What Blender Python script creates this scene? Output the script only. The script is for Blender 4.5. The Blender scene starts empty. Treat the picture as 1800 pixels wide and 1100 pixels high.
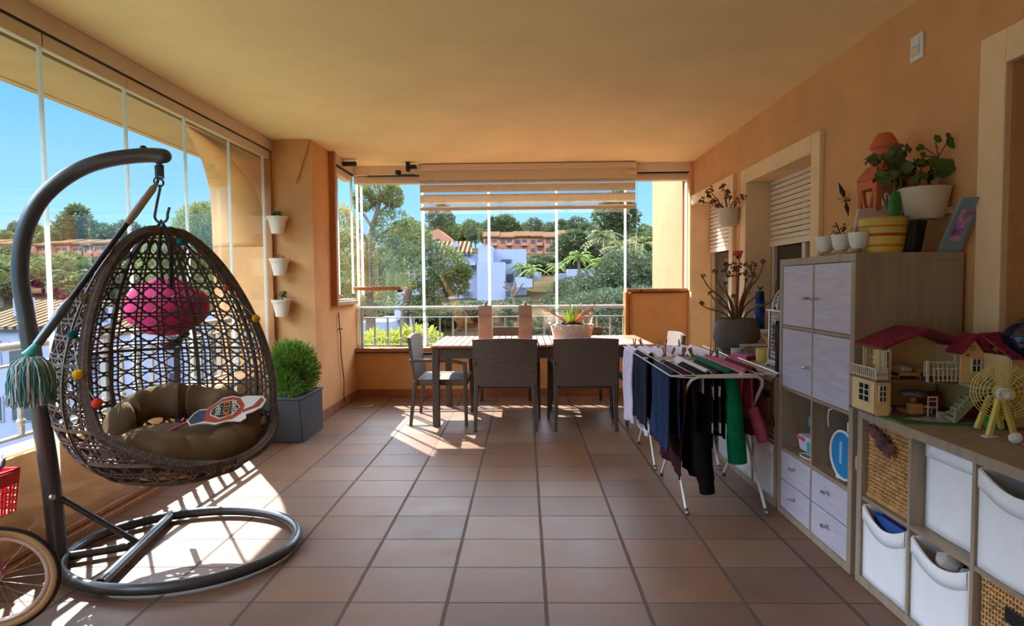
import bpy, bmesh, math, random
from math import pi, sin, cos, radians, sqrt
from mathutils import Vector, Matrix, noise
C = bpy.context.scene.collection
V = Vector
R0 = random.Random(7)

# ---------------------------------------------------------------- mesh builder
class MB:
    def __init__(s): s.v = []; s.f = []
    def quadbox(s, c):                       # 8 corners
        n = len(s.v); s.v += [V(p) for p in c]
        for q in ((0,3,2,1),(4,5,6,7),(0,1,5,4),(1,2,6,5),(2,3,7,6),(3,0,4,7)):
            s.f.append(tuple(n+i for i in q))
        return s
    def box(s, x0, x1, y0, y1, z0, z1):
        return s.quadbox([(x0,y0,z0),(x1,y0,z0),(x1,y1,z0),(x0,y1,z0),(x0,y0,z1),(x1,y0,z1),(x1,y1,z1),(x0,y1,z1)])
    def cbox(s, c, d, m=None):
        c = V(c); hx, hy, hz = d[0]/2, d[1]/2, d[2]/2
        m = m or Matrix.Identity(3)
        return s.quadbox([c + m @ V(p) for p in ((-hx,-hy,-hz),(hx,-hy,-hz),(hx,hy,-hz),(-hx,hy,-hz),(-hx,-hy,hz),(hx,-hy,hz),(hx,hy,hz),(-hx,hy,hz))])
    def bar(s, p0, p1, w, h, side=None, w1=None, h1=None):
        p0, p1 = V(p0), V(p1); d = (p1-p0).normalized()
        a = V(side) if side else (V((0,0,1)) if abs(d.z) < .9 else V((1,0,0)))
        u = d.cross(a).normalized(); w_ = u; h_ = d.cross(u).normalized()
        w1 = w1 or w; h1 = h1 or h
        c = []
        for p, ww, hh in ((p0,w,h),(p1,w1,h1)):
            for i, j in ((-1,-1),(1,-1),(1,1),(-1,1)): c.append(p + w_*i*ww/2 + h_*j*hh/2)
        return s.quadbox(c)
    def tube(s, pts, r, seg=8, closed=False, cap=True):
        pts = [V(p) for p in pts]; n = len(pts)
        if n < 2: return s
        rs = r if isinstance(r, (list, tuple)) else [r]*n
        T = []
        for i in range(n):
            a = pts[(i-1) % n] if (closed or i > 0) else pts[i]
            b = pts[(i+1) % n] if (closed or i < n-1) else pts[i]
            t = (b-a); T.append(t.normalized() if t.length > 1e-9 else V((0,0,1)))
        u = T[0].orthogonal().normalized(); base = len(s.v)
        for i in range(n):
            u = (u - T[i]*u.dot(T[i]))
            u = u.normalized() if u.length > 1e-6 else T[i].orthogonal().normalized()
            w = T[i].cross(u)
            for k in range(seg):
                a = 2*pi*k/seg
                s.v.append(pts[i] + (u*cos(a) + w*sin(a))*rs[i])
        m = n if closed else n-1
        for i in range(m):
            for k in range(seg):
                a = base+i*seg+k; b = base+i*seg+(k+1) % seg; j = (i+1) % n
                s.f.append((a, b, base+j*seg+(k+1) % seg, base+j*seg+k))
        if cap and not closed:
            s.f.append(tuple(base+k for k in reversed(range(seg))))
            s.f.append(tuple(base+(n-1)*seg+k for k in range(seg)))
        return s
    def lathe(s, prof, c=(0,0,0), seg=24, sx=1, sy=1, m=None, rim=None):
        c = V(c); base = len(s.v); n = len(prof); m = m or Matrix.Identity(3)
        for i, (r, z) in enumerate(prof):
            for k in range(seg):
                a = 2*pi*k/seg; rr = r*(1 + (rim(i, a) if rim else 0))
                s.v.append(c + m @ V((rr*cos(a)*sx, rr*sin(a)*sy, z)))
        for i in range(n-1):
            for k in range(seg):
                a = base+i*seg+k; b = base+i*seg+(k+1) % seg
                s.f.append((a, b, b+seg, a+seg))
        if prof[0][0] > 1e-6: s.f.append(tuple(base+k for k in reversed(range(seg))))
        if prof[-1][0] > 1e-6: s.f.append(tuple(base+(n-1)*seg+k for k in range(seg)))
        return s
    def ball(s, c, r, seg=12, rings=8, sx=1, sy=1, sz=1, lump=0, seed=0):
        prof = []
        b = len(s.v)
        for i in range(rings+1):
            a = pi*i/rings; prof.append((max(1e-7, sin(a))*r, -cos(a)*r*sz))
        s.lathe(prof, c, seg, sx, sy)
        if lump:
            cc = V(c)
            for i in range(b, len(s.v)):
                d = s.v[i]-cc; s.v[i] = cc + d*(1 + lump*noise.noise(d.normalized()*2.2 + V((seed, seed*1.7, 0))))
        return s
    def prism(s, poly, d):                  # poly: list of 3D points, extruded by vector d
        n = len(s.v); k = len(poly); d = V(d)
        s.v += [V(p) for p in poly] + [V(p)+d for p in poly]
        s.f.append(tuple(n+i for i in range(k))); s.f.append(tuple(n+k+i for i in reversed(range(k))))
        for i in range(k):
            j = (i+1) % k; s.f.append((n+i, n+k+i, n+k+j, n+j))
        return s
    def sheet(s, fn, nu, nv):
        b = len(s.v)
        for i in range(nu+1):
            for j in range(nv+1): s.v.append(V(fn(i/nu, j/nv)))
        for i in range(nu):
            for j in range(nv):
                a = b+i*(nv+1)+j; s.f.append((a, a+1, a+nv+2, a+nv+1))
        return s
    def leaf(s, p, d, up, L, W, bend=.0):
        p = V(p); d = V(d).normalized(); sd = d.cross(V(up))
        sd = sd.normalized() if sd.length > 1e-5 else V((1,0,0)); nn = sd.cross(d)
        b = len(s.v)
        s.v += [p, p+d*L*.45+sd*W/2+nn*bend*L*.3, p+d*L-nn*bend*L*.3, p+d*L*.45-sd*W/2+nn*bend*L*.3]
        s.f.append((b, b+1, b+2, b+3)); return s
    def leafround(s, p, nrm, r, n=7, wav=.15, rnd=None):
        p = V(p); nrm = V(nrm).normalized(); u = nrm.orthogonal().normalized(); w = nrm.cross(u); b = len(s.v)
        s.v.append(p)
        for k in range(n):
            a = 2*pi*k/n; rr = r*(1+(wav if k % 2 else -wav))
            s.v.append(p + (u*cos(a)+w*sin(a))*rr + nrm*(.25*r if k % 2 else .1*r))
        for k in range(n): s.f.append((b, b+1+k, b+1+(k+1) % n))
        return s
    def add(s, o, m=None):
        b = len(s.v); s.v += [(m @ p if m else p.copy()) for p in o.v]; s.f += [tuple(b+i for i in f) for f in o.f]; return s

def shade(me, ang=38):
    bm = bmesh.new(); bm.from_mesh(me)
    bmesh.ops.recalc_face_normals(bm, faces=bm.faces)
    ca = cos(radians(ang))
    for f in bm.faces: f.smooth = True
    for e in bm.edges:
        if len(e.link_faces) == 2:
            if e.link_faces[0].normal.dot(e.link_faces[1].normal) < ca: e.smooth = False
    bm.to_mesh(me); bm.free()

def wloc(o):
    l = V((0,0,0))
    while o: l += o.location; o = o.parent
    return l
def obj(name, mb, mt, parent=None, loc=None, bevel=0, sub=0, solid=0, ang=38):
    """one mesh object; vertices are given in place coordinates, the origin goes to loc (or the parent's)"""
    o0 = wloc(parent) if parent else V(loc or (0,0,0))
    me = bpy.data.meshes.new(name)
    me.from_pydata([tuple(p-o0) for p in mb.v], [], mb.f)
    shade(me, ang)
    me.materials.append(mt)
    o = bpy.data.objects.new(name, me); C.objects.link(o)
    if parent: o.parent = parent
    else: o.location = o0
    if bevel:
        b = o.modifiers.new('bevel', 'BEVEL'); b.width = bevel; b.segments = 2; b.limit_method = 'ANGLE'; b.angle_limit = radians(40)
        b.harden_normals = False
    if solid:
        b = o.modifiers.new('solid', 'SOLIDIFY'); b.thickness = solid; b.offset = 0
    if sub:
        b = o.modifiers.new('sub', 'SUBSURF'); b.levels = sub; b.render_levels = sub
    return o
def tag(o, label=None, cat=None, group=None, kind=None):
    if label: o['label'] = label
    if cat: o['category'] = cat
    if group: o['group'] = group
    if kind: o['kind'] = kind
    return o
def thing(name, label, cat, loc=(0,0,0), group=None):
    o = bpy.data.objects.new(name, None); C.objects.link(o); o.location = loc; o.empty_display_size = .05
    return tag(o, label, cat, group)
def struct(name, mb, mt, parent=None, **k):
    o = obj(name, mb, mt, parent, **k)
    if not parent: o['kind'] = 'structure'
    return o
def sempty(name, loc=(0,0,0)):
    o = bpy.data.objects.new(name, None); C.objects.link(o); o.location = loc; o['kind'] = 'structure'; return o
def dup(root, loc=None, rz=None, label=None, group=None, scale=None):
    def cp(o, par):
        c = o.copy(); C.objects.link(c); c.parent = par
        for ch in [x for x in bpy.data.objects if x.parent == o and x != c]: cp(ch, c)
        return c
    kids = {}
    r = cp(root, None)
    if loc is not None: r.location = loc
    if rz is not None: r.rotation_euler = (0,0,rz)
    if scale: r.scale = scale
    if label: r['label'] = label
    if group: r['group'] = group
    return r

# ---------------------------------------------------------------- materials
def lin(c):
    return tuple(((x/255)/12.92 if x/255 <= .04045 else ((x/255+.055)/1.055)**2.4) for x in c)
def base_mat(name):
    m = bpy.data.materials.new(name); m.use_nodes = True
    nt = m.node_tree; b = nt.nodes['Principled BSDF']; return m, nt, b
def mat(name, rgb, rough=.6, metal=0, var=.12, scale=6, bump=0, bscale=40, spec=.5, stretch=None, rgb2=None, detail=4, trans=0, sheen=0):
    m, nt, b = base_mat(name); N = nt.nodes; L = nt.links
    tc = N.new('ShaderNodeTexCoord'); src = tc.outputs['Object']
    if stretch:
        mp = N.new('ShaderNodeMapping'); mp.inputs['Scale'].default_value = stretch; L.new(src, mp.inputs[0]); src = mp.outputs[0]
    b.inputs['Roughness'].default_value = rough; b.inputs['Metallic'].default_value = metal
    b.inputs['Specular IOR Level'].default_value = spec
    c = lin(rgb)
    if var or rgb2:
        nz = N.new('ShaderNodeTexNoise'); nz.inputs['Scale'].default_value = scale; nz.inputs['Detail'].default_value = detail
        L.new(src, nz.inputs['Vector'])
        cr = N.new('ShaderNodeValToRGB'); L.new(nz.outputs[0], cr.inputs[0])
        c2 = lin(rgb2) if rgb2 else tuple(min(1, x*(1+var)) for x in c)
        c1 = c if rgb2 else tuple(x*(1-var) for x in c)
        cr.color_ramp.elements[0].position = .32; cr.color_ramp.elements[0].color = (*c1, 1)
        cr.color_ramp.elements[1].position = .68; cr.color_ramp.elements[1].color = (*c2, 1)
        L.new(cr.outputs[0], b.inputs['Base Color'])
    else: b.inputs['Base Color'].default_value = (*c, 1)
    if bump:
        nz2 = N.new('ShaderNodeTexNoise'); nz2.inputs['Scale'].default_value = bscale; nz2.inputs['Detail'].default_value = 5
        L.new(src, nz2.inputs['Vector'])
        bp = N.new('ShaderNodeBump'); bp.inputs['Strength'].default_value = bump; bp.inputs['Distance'].default_value = .01
        L.new(nz2.outputs[0], bp.inputs['Height']); L.new(bp.outputs[0], b.inputs['Normal'])
    if trans:
        b.inputs['Transmission Weight'].default_value = 0
        tr = N.new('ShaderNodeBsdfTranslucent'); mx = N.new('ShaderNodeMixShader'); mx.inputs[0].default_value = trans
        out = N['Material Output']; L.new(b.outputs[0], mx.inputs[1]); L.new(tr.outputs[0], mx.inputs[2]); L.new(mx.outputs[0], out.inputs[0])
        if var or rgb2: L.new(cr.outputs[0], tr.inputs[0])
        else: tr.inputs[0].default_value = (*c, 1)
    return m
def glassmat(name, tint=(1,1,1), refl=1.0, rough=0, extra=0.0):
    m, nt, b = base_mat(name); N = nt.nodes; L = nt.links; N.remove(b)
    t = N.new('ShaderNodeBsdfTransparent'); t.inputs[0].default_value = (*tint, 1)
    g = N.new('ShaderNodeBsdfGlossy'); g.inputs['Roughness'].default_value = rough
    ge_ = N.new('ShaderNodeNewGeometry'); dp = N.new('ShaderNodeVectorMath'); dp.operation = 'DOT_PRODUCT'
    L.new(ge_.outputs['Incoming'], dp.inputs[0]); L.new(ge_.outputs['Normal'], dp.inputs[1])
    def MM(op, a, b_):
        n_ = N.new('ShaderNodeMath'); n_.operation = op; L.new(a, n_.inputs[0]) if not isinstance(a, float) else setattr(n_.inputs[0], 'default_value', a)
        if b_ is not None: L.new(b_, n_.inputs[1]) if not isinstance(b_, float) else setattr(n_.inputs[1], 'default_value', b_)
        return n_.outputs[0]
    sch = MM('POWER', MM('SUBTRACT', 1.0, MM('ABSOLUTE', dp.outputs['Value'], None)), 5.0)
    mt_ = N.new('ShaderNodeMath'); mt_.operation = 'MULTIPLY_ADD'; mt_.inputs[1].default_value = .96*refl; mt_.inputs[2].default_value = .04*refl+extra
    L.new(sch, mt_.inputs[0])
    mx = N.new('ShaderNodeMixShader'); L.new(mt_.outputs[0], mx.inputs[0]); L.new(t.outputs[0], mx.inputs[1]); L.new(g.outputs[0], mx.inputs[2])
    L.new(mx.outputs[0], N['Material Output'].inputs[0]); return m
def weavemat(name, rgb, rgb2, sx=60, sz=60, rough=.5, bump=.6, spec=.5):
    """basket weave: two crossed bands, bumped, in object coordinates"""
    m, nt, b = base_mat(name); N = nt.nodes; L = nt.links
    tc = N.new('ShaderNodeTexCoord'); sp = N.new('ShaderNodeSeparateXYZ'); L.new(tc.outputs['Object'], sp.inputs[0])
    def M(op, a, b_=None, v=None):
        n = N.new('ShaderNodeMath'); n.operation = op
        L.new(a, n.inputs[0]) if not isinstance(a, (int, float)) else setattr(n.inputs[0], 'default_value', a)
        if b_ is not None:
            L.new(b_, n.inputs[1]) if not isinstance(b_, (int, float)) else setattr(n.inputs[1], 'default_value', b_)
        return n.outputs[0]
    h = sp.outputs[0]
    a = M('SINE', M('MULTIPLY', h, sx*pi)); c = M('SINE', M('MULTIPLY', M('ADD', sp.outputs[2], M('MULTIPLY', sp.outputs[1], 1.0)), sz*pi))
    f = M('MULTIPLY', a, c); g = M('ABSOLUTE', c)
    hh = M('ADD', M('MULTIPLY', f, .5), M('MULTIPLY', g, .5))
    cr = N.new('ShaderNodeValToRGB'); L.new(hh, cr.inputs[0])
    cr.color_ramp.elements[0].position = .0; cr.color_ramp.elements[0].color = (*lin(rgb2), 1)
    cr.color_ramp.elements[1].position = .7; cr.color_ramp.elements[1].color = (*lin(rgb), 1)
    L.new(cr.outputs[0], b.inputs['Base Color']); b.inputs['Roughness'].default_value = rough; b.inputs['Specular IOR Level'].default_value = spec
    bp = N.new('ShaderNodeBump'); bp.inputs['Strength'].default_value = bump; bp.inputs['Distance'].default_value = .004
    L.new(hh, bp.inputs['Height']); L.new(bp.outputs[0], b.inputs['Normal'])
    return m
def stripemat(name, cols, axis=2, period=1.0, off=0, rough=.6, bump=0):
    """hard coloured bands along one object axis; cols: list of (pos, rgb)"""
    m, nt, b = base_mat(name); N = nt.nodes; L = nt.links
    tc = N.new('ShaderNodeTexCoord'); sp = N.new('ShaderNodeSeparateXYZ'); L.new(tc.outputs['Object'], sp.inputs[0])
    a = N.new('ShaderNodeMath'); a.operation = 'MULTIPLY_ADD'; a.inputs[1].default_value = 1/period; a.inputs[2].default_value = off
    L.new(sp.outputs[axis], a.inputs[0])
    fr = N.new('ShaderNodeMath'); fr.operation = 'FRACT'; L.new(a.outputs[0], fr.inputs[0])
    cr = N.new('ShaderNodeValToRGB'); cr.color_ramp.interpolation = 'CONSTANT'; L.new(fr.outputs[0], cr.inputs[0])
    e = cr.color_ramp.elements
    e[0].position = cols[0][0]; e[0].color = (*lin(cols[0][1]), 1); e[1].position = cols[1][0]; e[1].color = (*lin(cols[1][1]), 1)
    for p, c in cols[2:]:
        x = e.new(p); x.color = (*lin(c), 1)
    L.new(cr.outputs[0], b.inputs['Base Color']); b.inputs['Roughness'].default_value = rough
    return m
def tilemat():
    m, nt, b = base_mat('terracotta floor tiles'); N = nt.nodes; L = nt.links
    tc = N.new('ShaderNodeTexCoord'); sp = N.new('ShaderNodeSeparateXYZ'); L.new(tc.outputs['Object'], sp.inputs[0])
    def M(op, a, b_=None, c_=None):
        n = N.new('ShaderNodeMath'); n.operation = op
        for i, q in enumerate((a, b_, c_)):
            if q is None: continue
            if isinstance(q, (int, float)): n.inputs[i].default_value = q
            else: L.new(q, n.inputs[i])
        return n.outputs[0]
    gx, gy = .43394, .33
    nzw = N.new('ShaderNodeTexNoise'); nzw.inputs['Scale'].default_value = 9; nzw.inputs['Detail'].default_value = 3; L.new(tc.outputs['Object'], nzw.inputs['Vector'])
    wob = M('MULTIPLY', M('SUBTRACT', nzw.outputs[0], .5), .006)
    u = M('DIVIDE', M('ADD', M('SUBTRACT', sp.outputs[0], .0823), wob), gx); v = M('DIVIDE', M('ADD', M('SUBTRACT', sp.outputs[1], 2.577), wob), gy)
    du = M('MULTIPLY', M('ABSOLUTE', M('SUBTRACT', u, M('ROUND', u))), gx); dv = M('MULTIPLY', M('ABSOLUTE', M('SUBTRACT', v, M('ROUND', v))), gy)
    tileu = M('SUBTRACT', M('DIVIDE', M('GREATER_THAN', du, .0088), 1), 0); tilev = M('GREATER_THAN', dv, .0045)
    istile = M('MULTIPLY', tileu, tilev)
    cb = N.new('ShaderNodeCombineXYZ'); L.new(M('FLOOR', u), cb.inputs[0]); L.new(M('FLOOR', v), cb.inputs[1])
    wn = N.new('ShaderNodeTexWhiteNoise'); wn.noise_dimensions = '3D'; L.new(cb.outputs[0], wn.inputs['Vector'])
    cr = N.new('ShaderNodeValToRGB'); L.new(wn.outputs[0], cr.inputs[0]); e = cr.color_ramp.elements
    e[0].position = 0; e[0].color = (*lin((112,88,74)), 1); e[1].position = 1; e[1].color = (*lin((136,110,90)), 1)
    x = e.new(.35); x.color = (*lin((128,100,84)), 1); x = e.new(.7); x.color = (*lin((130,96,72)), 1)
    nz = N.new('ShaderNodeTexNoise'); nz.inputs['Scale'].default_value = 5; nz.inputs['Detail'].default_value = 5; L.new(tc.outputs['Object'], nz.inputs['Vector'])
    mx = N.new('ShaderNodeMix'); mx.data_type = 'RGBA'; mx.blend_type = 'MULTIPLY'; mx.inputs[0].default_value = .5
    cr2 = N.new('ShaderNodeValToRGB'); L.new(nz.outputs[0], cr2.inputs[0]); cr2.color_ramp.elements[0].position = .3; cr2.color_ramp.elements[0].color = (.65,.6,.55,1); cr2.color_ramp.elements[1].position = .7; cr2.color_ramp.elements[1].color = (1.0,1.0,1.0,1)
    L.new(cr.outputs[0], mx.inputs[6]); L.new(cr2.outputs[0], mx.inputs[7])
    m2 = N.new('ShaderNodeMix'); m2.data_type = 'RGBA'; L.new(istile, m2.inputs[0]); m2.inputs[6].default_value = (*lin((88,74,64)), 1); L.new(mx.outputs[2], m2.inputs[7])
    L.new(m2.outputs[2], b.inputs['Base Color'])
    rg = M('MULTIPLY_ADD', istile, -.34, .8); rg2 = M('ADD', rg, M('MULTIPLY', M('SUBTRACT', nz.outputs[0], .5), .25)); L.new(rg2, b.inputs['Roughness'])
    b.inputs['Specular IOR Level'].default_value = .28
    bp = N.new('ShaderNodeBump'); bp.inputs['Strength'].default_value = .5; bp.inputs['Distance'].default_value = .004
    L.new(M('ADD', istile, M('MULTIPLY', nz.outputs[0], .25)), bp.inputs['Height']); L.new(bp.outputs[0], b.inputs['Normal'])
    return m
M_ = {}
M_['floor'] = tilemat()
M_['wall'] = mat('orange stucco', (212,160,108), .9, var=.07, scale=3, bump=.35, bscale=90, spec=.2)
M_['ceil'] = mat('ceiling paint', (248,226,178), .9, var=.05, scale=2, bump=.12, bscale=60, spec=.2)
M_['trim'] = mat('cream window trim', (236,204,160), .85, var=.05, scale=5, bump=.2, bscale=70, spec=.2)
M_['base'] = mat('terracotta skirting', (150,92,60), .55, var=.15, scale=8)
M_['track'] = mat('white aluminium track', (214,196,172), .45, var=.03)
M_['wood_al'] = mat('wood effect aluminium', (172,114,64), .4, var=.25, scale=4, stretch=(30,30,2))
M_['black'] = mat('black rubber', (22,20,20), .55, var=0)
M_['glass'] = glassmat('clear pane glass', (.97,.985,.98), .85, 0, .01)
M_['seal'] = mat('clear plastic edge seal', (236,242,238), .3, var=0, trans=.6)
M_['metalgrey'] = mat('grey painted metal', (92,98,104), .35, .55, var=.05)
M_['rail'] = mat('galvanised rail', (168,168,164), .45, .35, var=.05)
M_['rattan'] = mat('brown grey wicker strand', (82,68,60), .6, var=.3, scale=30)
M_['cushion'] = mat('taupe cushion fabric', (112,94,72), .95, var=.1, scale=14, bump=.5, bscale=220, spec=.1)
M_['steel'] = mat('dark tubular steel', (74,80,84), .32, .5, var=.08)
M_['oak'] = mat('grey oak laminate', (160,144,124), .5, var=.13, scale=3, stretch=(10,10,1), spec=.4)
M_['oakh'] = mat('grey oak laminate lying', (158,140,118), .4, var=.12, scale=3, stretch=(10,1,10), spec=.5)
M_['door'] = mat('pale lilac wood front', (196,190,206), .5, var=.1, scale=3, stretch=(1,2,26), spec=.4)
M_['white'] = mat('white plastic', (225,225,222), .4, var=0)
M_['canvas'] = mat('white canvas', (247,249,252), .9, var=.04, scale=7, bump=.25, bscale=26, spec=.1)
M_['wicker'] = mat('honey wicker', (198,150,92), .6, var=.3, scale=30)
M_['shadewick'] = mat('shaded honey wicker', (170,120,70), .6, var=.3, scale=30)  # copy of the honey wicker with shade put into its colour
M_['terr'] = mat('terracotta', (196,104,66), .85, var=.1, scale=9)
M_['potcream'] = mat('cream pot', (214,200,178), .55, var=.05)
M_['soil'] = mat('dark soil', (52,38,28), .95, var=.4, scale=60, bump=.8)
M_['leaf'] = mat('green leaf', (78,112,48), .55, var=.3, scale=14, trans=.25)
M_['leafd'] = mat('dull green leaf', (88,104,58), .6, var=.3, scale=14, trans=.2)
M_['stem'] = mat('woody brown stem', (120,88,58), .8, var=.25, scale=20)
M_['chair'] = weavemat('brown synthetic wicker', (140,122,108), (66,54,46), 58, 100, .5, .9)
M_['chairframe'] = mat('dark brown aluminium', (84,74,66), .4, .2, var=.06)
M_['tablewood'] = mat('oiled hardwood slats', (176,106,62), .35, var=.22, scale=4, stretch=(20,1.5,20), spec=.6)
M_['pink'] = mat('pink plastic', (214,70,140), .4, var=0)
M_['chrome'] = mat('brushed silver metal', (190,190,190), .28, .9, var=.05)
# ---------------------------------------------------------------- camera, sun, sky
CAMH = 1.39269; PIT, YAW, ROL = .04750, .02124, -.00888; FPX = 1060.0
F = V((-sin(YAW)*cos(PIT), cos(YAW)*cos(PIT), -sin(PIT))); Rv = V((cos(YAW), sin(YAW), 0)); U = Rv.cross(F)
R2 = Rv*cos(ROL) + U*sin(ROL); U2 = -Rv*sin(ROL) + U*cos(ROL)
cd = bpy.data.cameras.new('camera'); cam = bpy.data.objects.new('camera', cd); C.objects.link(cam)
mw = Matrix((R2, U2, -F)).transposed().to_4x4(); mw.translation = V((0,0,CAMH)); cam.matrix_world = mw
cd.sensor_width = 36; cd.lens = 36*FPX/1800; cd.clip_end = 3000; cd.clip_start = .05
bpy.context.scene.camera = cam
def atd(px, py, Y):                        # place coordinates of a photo pixel at depth Y (for far scenery)
    d = F + R2*((px-900)/FPX) - U2*((py-550)/FPX); return V((0,0,CAMH)) + d*(Y/d.y)

SUN = V((.66, -.93, -1.0)).normalized()
sd = bpy.data.lights.new('sun', 'SUN'); sd.energy = 8.0; sd.angle = radians(.6); sd.color = (1, .93, .82)
so = bpy.data.objects.new('sun', sd); C.objects.link(so); so.rotation_euler = SUN.to_track_quat('-Z', 'Y').to_euler(); so.location = (-20, 20, 30)
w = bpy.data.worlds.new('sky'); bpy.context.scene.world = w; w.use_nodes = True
N = w.node_tree.nodes; L = w.node_tree.links
tc = N.new('ShaderNodeTexCoord'); sp = N.new('ShaderNodeSeparateXYZ'); L.new(tc.outputs['Generated'], sp.inputs[0])
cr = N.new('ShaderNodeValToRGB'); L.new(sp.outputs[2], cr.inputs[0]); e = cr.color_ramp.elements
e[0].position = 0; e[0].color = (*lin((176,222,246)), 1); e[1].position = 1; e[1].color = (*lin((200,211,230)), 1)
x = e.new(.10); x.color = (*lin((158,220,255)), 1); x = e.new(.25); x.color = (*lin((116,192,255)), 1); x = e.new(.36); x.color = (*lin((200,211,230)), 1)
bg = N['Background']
mr = N.new('ShaderNodeMapRange'); mr.interpolation_type = 'SMOOTHSTEP'; mr.inputs['From Min'].default_value = .26; mr.inputs['From Max'].default_value = .40; mr.inputs['To Min'].default_value = .485; mr.inputs['To Max'].default_value = 6.6  # bright band added above the visible sky to light the interior
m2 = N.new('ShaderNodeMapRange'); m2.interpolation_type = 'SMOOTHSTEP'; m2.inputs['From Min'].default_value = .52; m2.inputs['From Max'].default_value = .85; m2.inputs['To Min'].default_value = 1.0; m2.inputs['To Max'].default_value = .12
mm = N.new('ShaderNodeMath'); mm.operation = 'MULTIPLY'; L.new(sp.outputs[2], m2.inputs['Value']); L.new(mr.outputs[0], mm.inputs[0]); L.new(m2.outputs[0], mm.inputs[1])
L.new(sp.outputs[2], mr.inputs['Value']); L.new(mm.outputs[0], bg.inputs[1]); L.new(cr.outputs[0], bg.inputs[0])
vs = bpy.context.scene.view_settings; vs.view_transform = 'Standard'; vs.look = 'None'; vs.exposure = 1.46; vs.gamma = 1; vs.use_curve_mapping = False

def catmull_(P, n=6):
    P = [V(p) for p in P]; out = []
    for i in range(len(P)-1):
        a = P[max(0,i-1)]; b = P[i]; c = P[i+1]; d = P[min(len(P)-1,i+2)]
        for k in range(n):
            t = k/n; out.append(.5*((2*b)+(c-a)*t+(2*a-5*b+4*c-d)*t*t+(-a+3*b-3*c+d)*t**3))
    return out+[P[-1]]
# ---------------------------------------------------------------- room shell
XW, XL, XI, YB, YP, ZC = 2.05, -2.55, -2.12, 7.47, 6.05, 2.853
Y0 = -3.2
struct('floor', MB().box(-2.62, XW+.3, Y0, YB+.02, -.14, 0), M_['floor'])
struct('ceiling', MB().box(-2.64, XW+.3, Y0, YB+.25, ZC, ZC+.25), M_['ceil'])
# right wall with its openings: near door, window and far glazed door
t = .3
wr = MB()
D1 = (1.25, 2.608, 2.30); W1 = (4.323, 5.579, .99, 2.30); W2 = (6.02, 7.36, .02, 2.335)
wr.box(XW, XW+t, Y0, D1[0], 0, ZC); wr.box(XW, XW+t, D1[0], D1[1], D1[2], ZC); wr.box(XW, XW+t, D1[1], W1[0], 0, ZC)
wr.box(XW, XW+t, W1[0], W1[1], 0, W1[2]); wr.box(XW, XW+t, W1[0], W1[1], W1[3], ZC); wr.box(XW, XW+t, W1[1], W2[0], 0, ZC)
wr.box(XW, XW+t, W2[0], W2[1], W2[3], ZC); wr.box(XW, XW+t, W2[0], W2[1], -.1, W2[2]); wr.box(XW, XW+t, W2[1], YB+.25, 0, ZC)
struct('wall_right', wr, M_['wall'])
struct('wall_behind', MB().box(-2.62, XW+.3, Y0-.2, Y0, -.1, ZC), M_['wall'])  # unseen wall, added to cut the light from behind the camera
def trim_frame(name, y0, y1, z0, z1, w, full=False):
    m = MB(); x0, x1 = XW-.035, XW+.002
    m.box(x0, x1, y0-w, y0, z0, z1+w); m.box(x0, x1, y1, y1+w, z0, z1+w); m.box(x0, x1, y0, y1, z1, z1+w)
    return struct(name, m, M_['trim'], bevel=.006)
trim_frame('trim_1', D1[0], D1[1], 0, D1[2], .145)
trim_frame('trim_2', W1[0], W1[1], .95, W1[3], .125)
trim_frame('trim_3', W2[0], W2[1]-.0, 0, W2[3], .105)
# plaster reveals in the lighter colour
rv = MB()
for (y0, y1, z0, z1) in ((W1[0], W1[1], W1[2], W1[3]), (W2[0], W2[1], W2[2], W2[3])):
    rv.box(XW-.03, XW+.2, y1-.006, y1+.004, z0, z1); rv.box(XW-.03, XW+.2, y0-.004, y0+.006, z0, z1); rv.box(XW-.03, XW+.2, y0, y1, z1-.006, z1+.004)
struct('trim_4', rv, M_['trim'])
struct('trim_5', MB().box(XW-.06, XW+.22, W1[0]-.12, W1[1]+.12, .965, .998), mat('grey marble sill', (150,132,120), .3, var=.12, scale=12), bevel=.004)
# window_1 / window_2 in the right wall: aluminium frame, shutter, dark pane
def shutter_window(name, y0, y1, z0, z1, zs):
    r = sempty(name, (XW+.2, (y0+y1)/2, z0)); xf = XW+.21
    m = MB()
    for a, b in ((y0, y0+.05), (y1-.05, y1), ((y0+y1)/2-.03, (y0+y1)/2+.03)): m.box(xf, xf+.05, a, b, z0, z1)
    m.box(xf, xf+.05, y0, y1, z0, z0+.05); m.box(xf, xf+.05, y0, y1, z1-.04, z1)
    obj('window_frame', m, M_['track'], r, bevel=.003)
    g = MB().box(xf+.03, xf+.036, y0+.04, y1-.04, z0+.04, z1); obj('pane', g, DARKP, r)
    s = MB(); n = int((z1-zs)/.045)
    prof = []
    for i in range(n):
        za = z1-i*.045; s.box(xf-.022, xf-.008, y0+.03, y1-.03, za-.042, za-.002); s.box(xf-.03, xf-.016, y0+.03, y1-.03, za-.034, za-.010)
    s.box(xf-.03, xf-.005, y0+.03, y1-.03, z1-n*.045-.05, z1-n*.045)
    obj('roller_shutter', s, SHUT, r, bevel=.004)
    return r
DARKP = mat('dark window pane', (38,42,44), .08, var=.1, scale=2, spec=.8)
SHUT = mat('cream shutter slats', (224,206,176), .4, var=.03)
shutter_window('window_1', W1[0], W1[1], W1[2], W1[3], 1.74)
shutter_window('window_2', W2[0], W2[1], W2[2], W2[3], 1.76)
# near door: jamb recess and leaf
dd = sempty('door_1', (XW+.25, (D1[0]+D1[1])/2, 0))
obj('door_leaf', MB().box(XW+.24, XW+.28, D1[0], D1[1], 0, D1[2]), mat('dark door glass', (46,40,34), .3, var=.1), dd)
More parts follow.
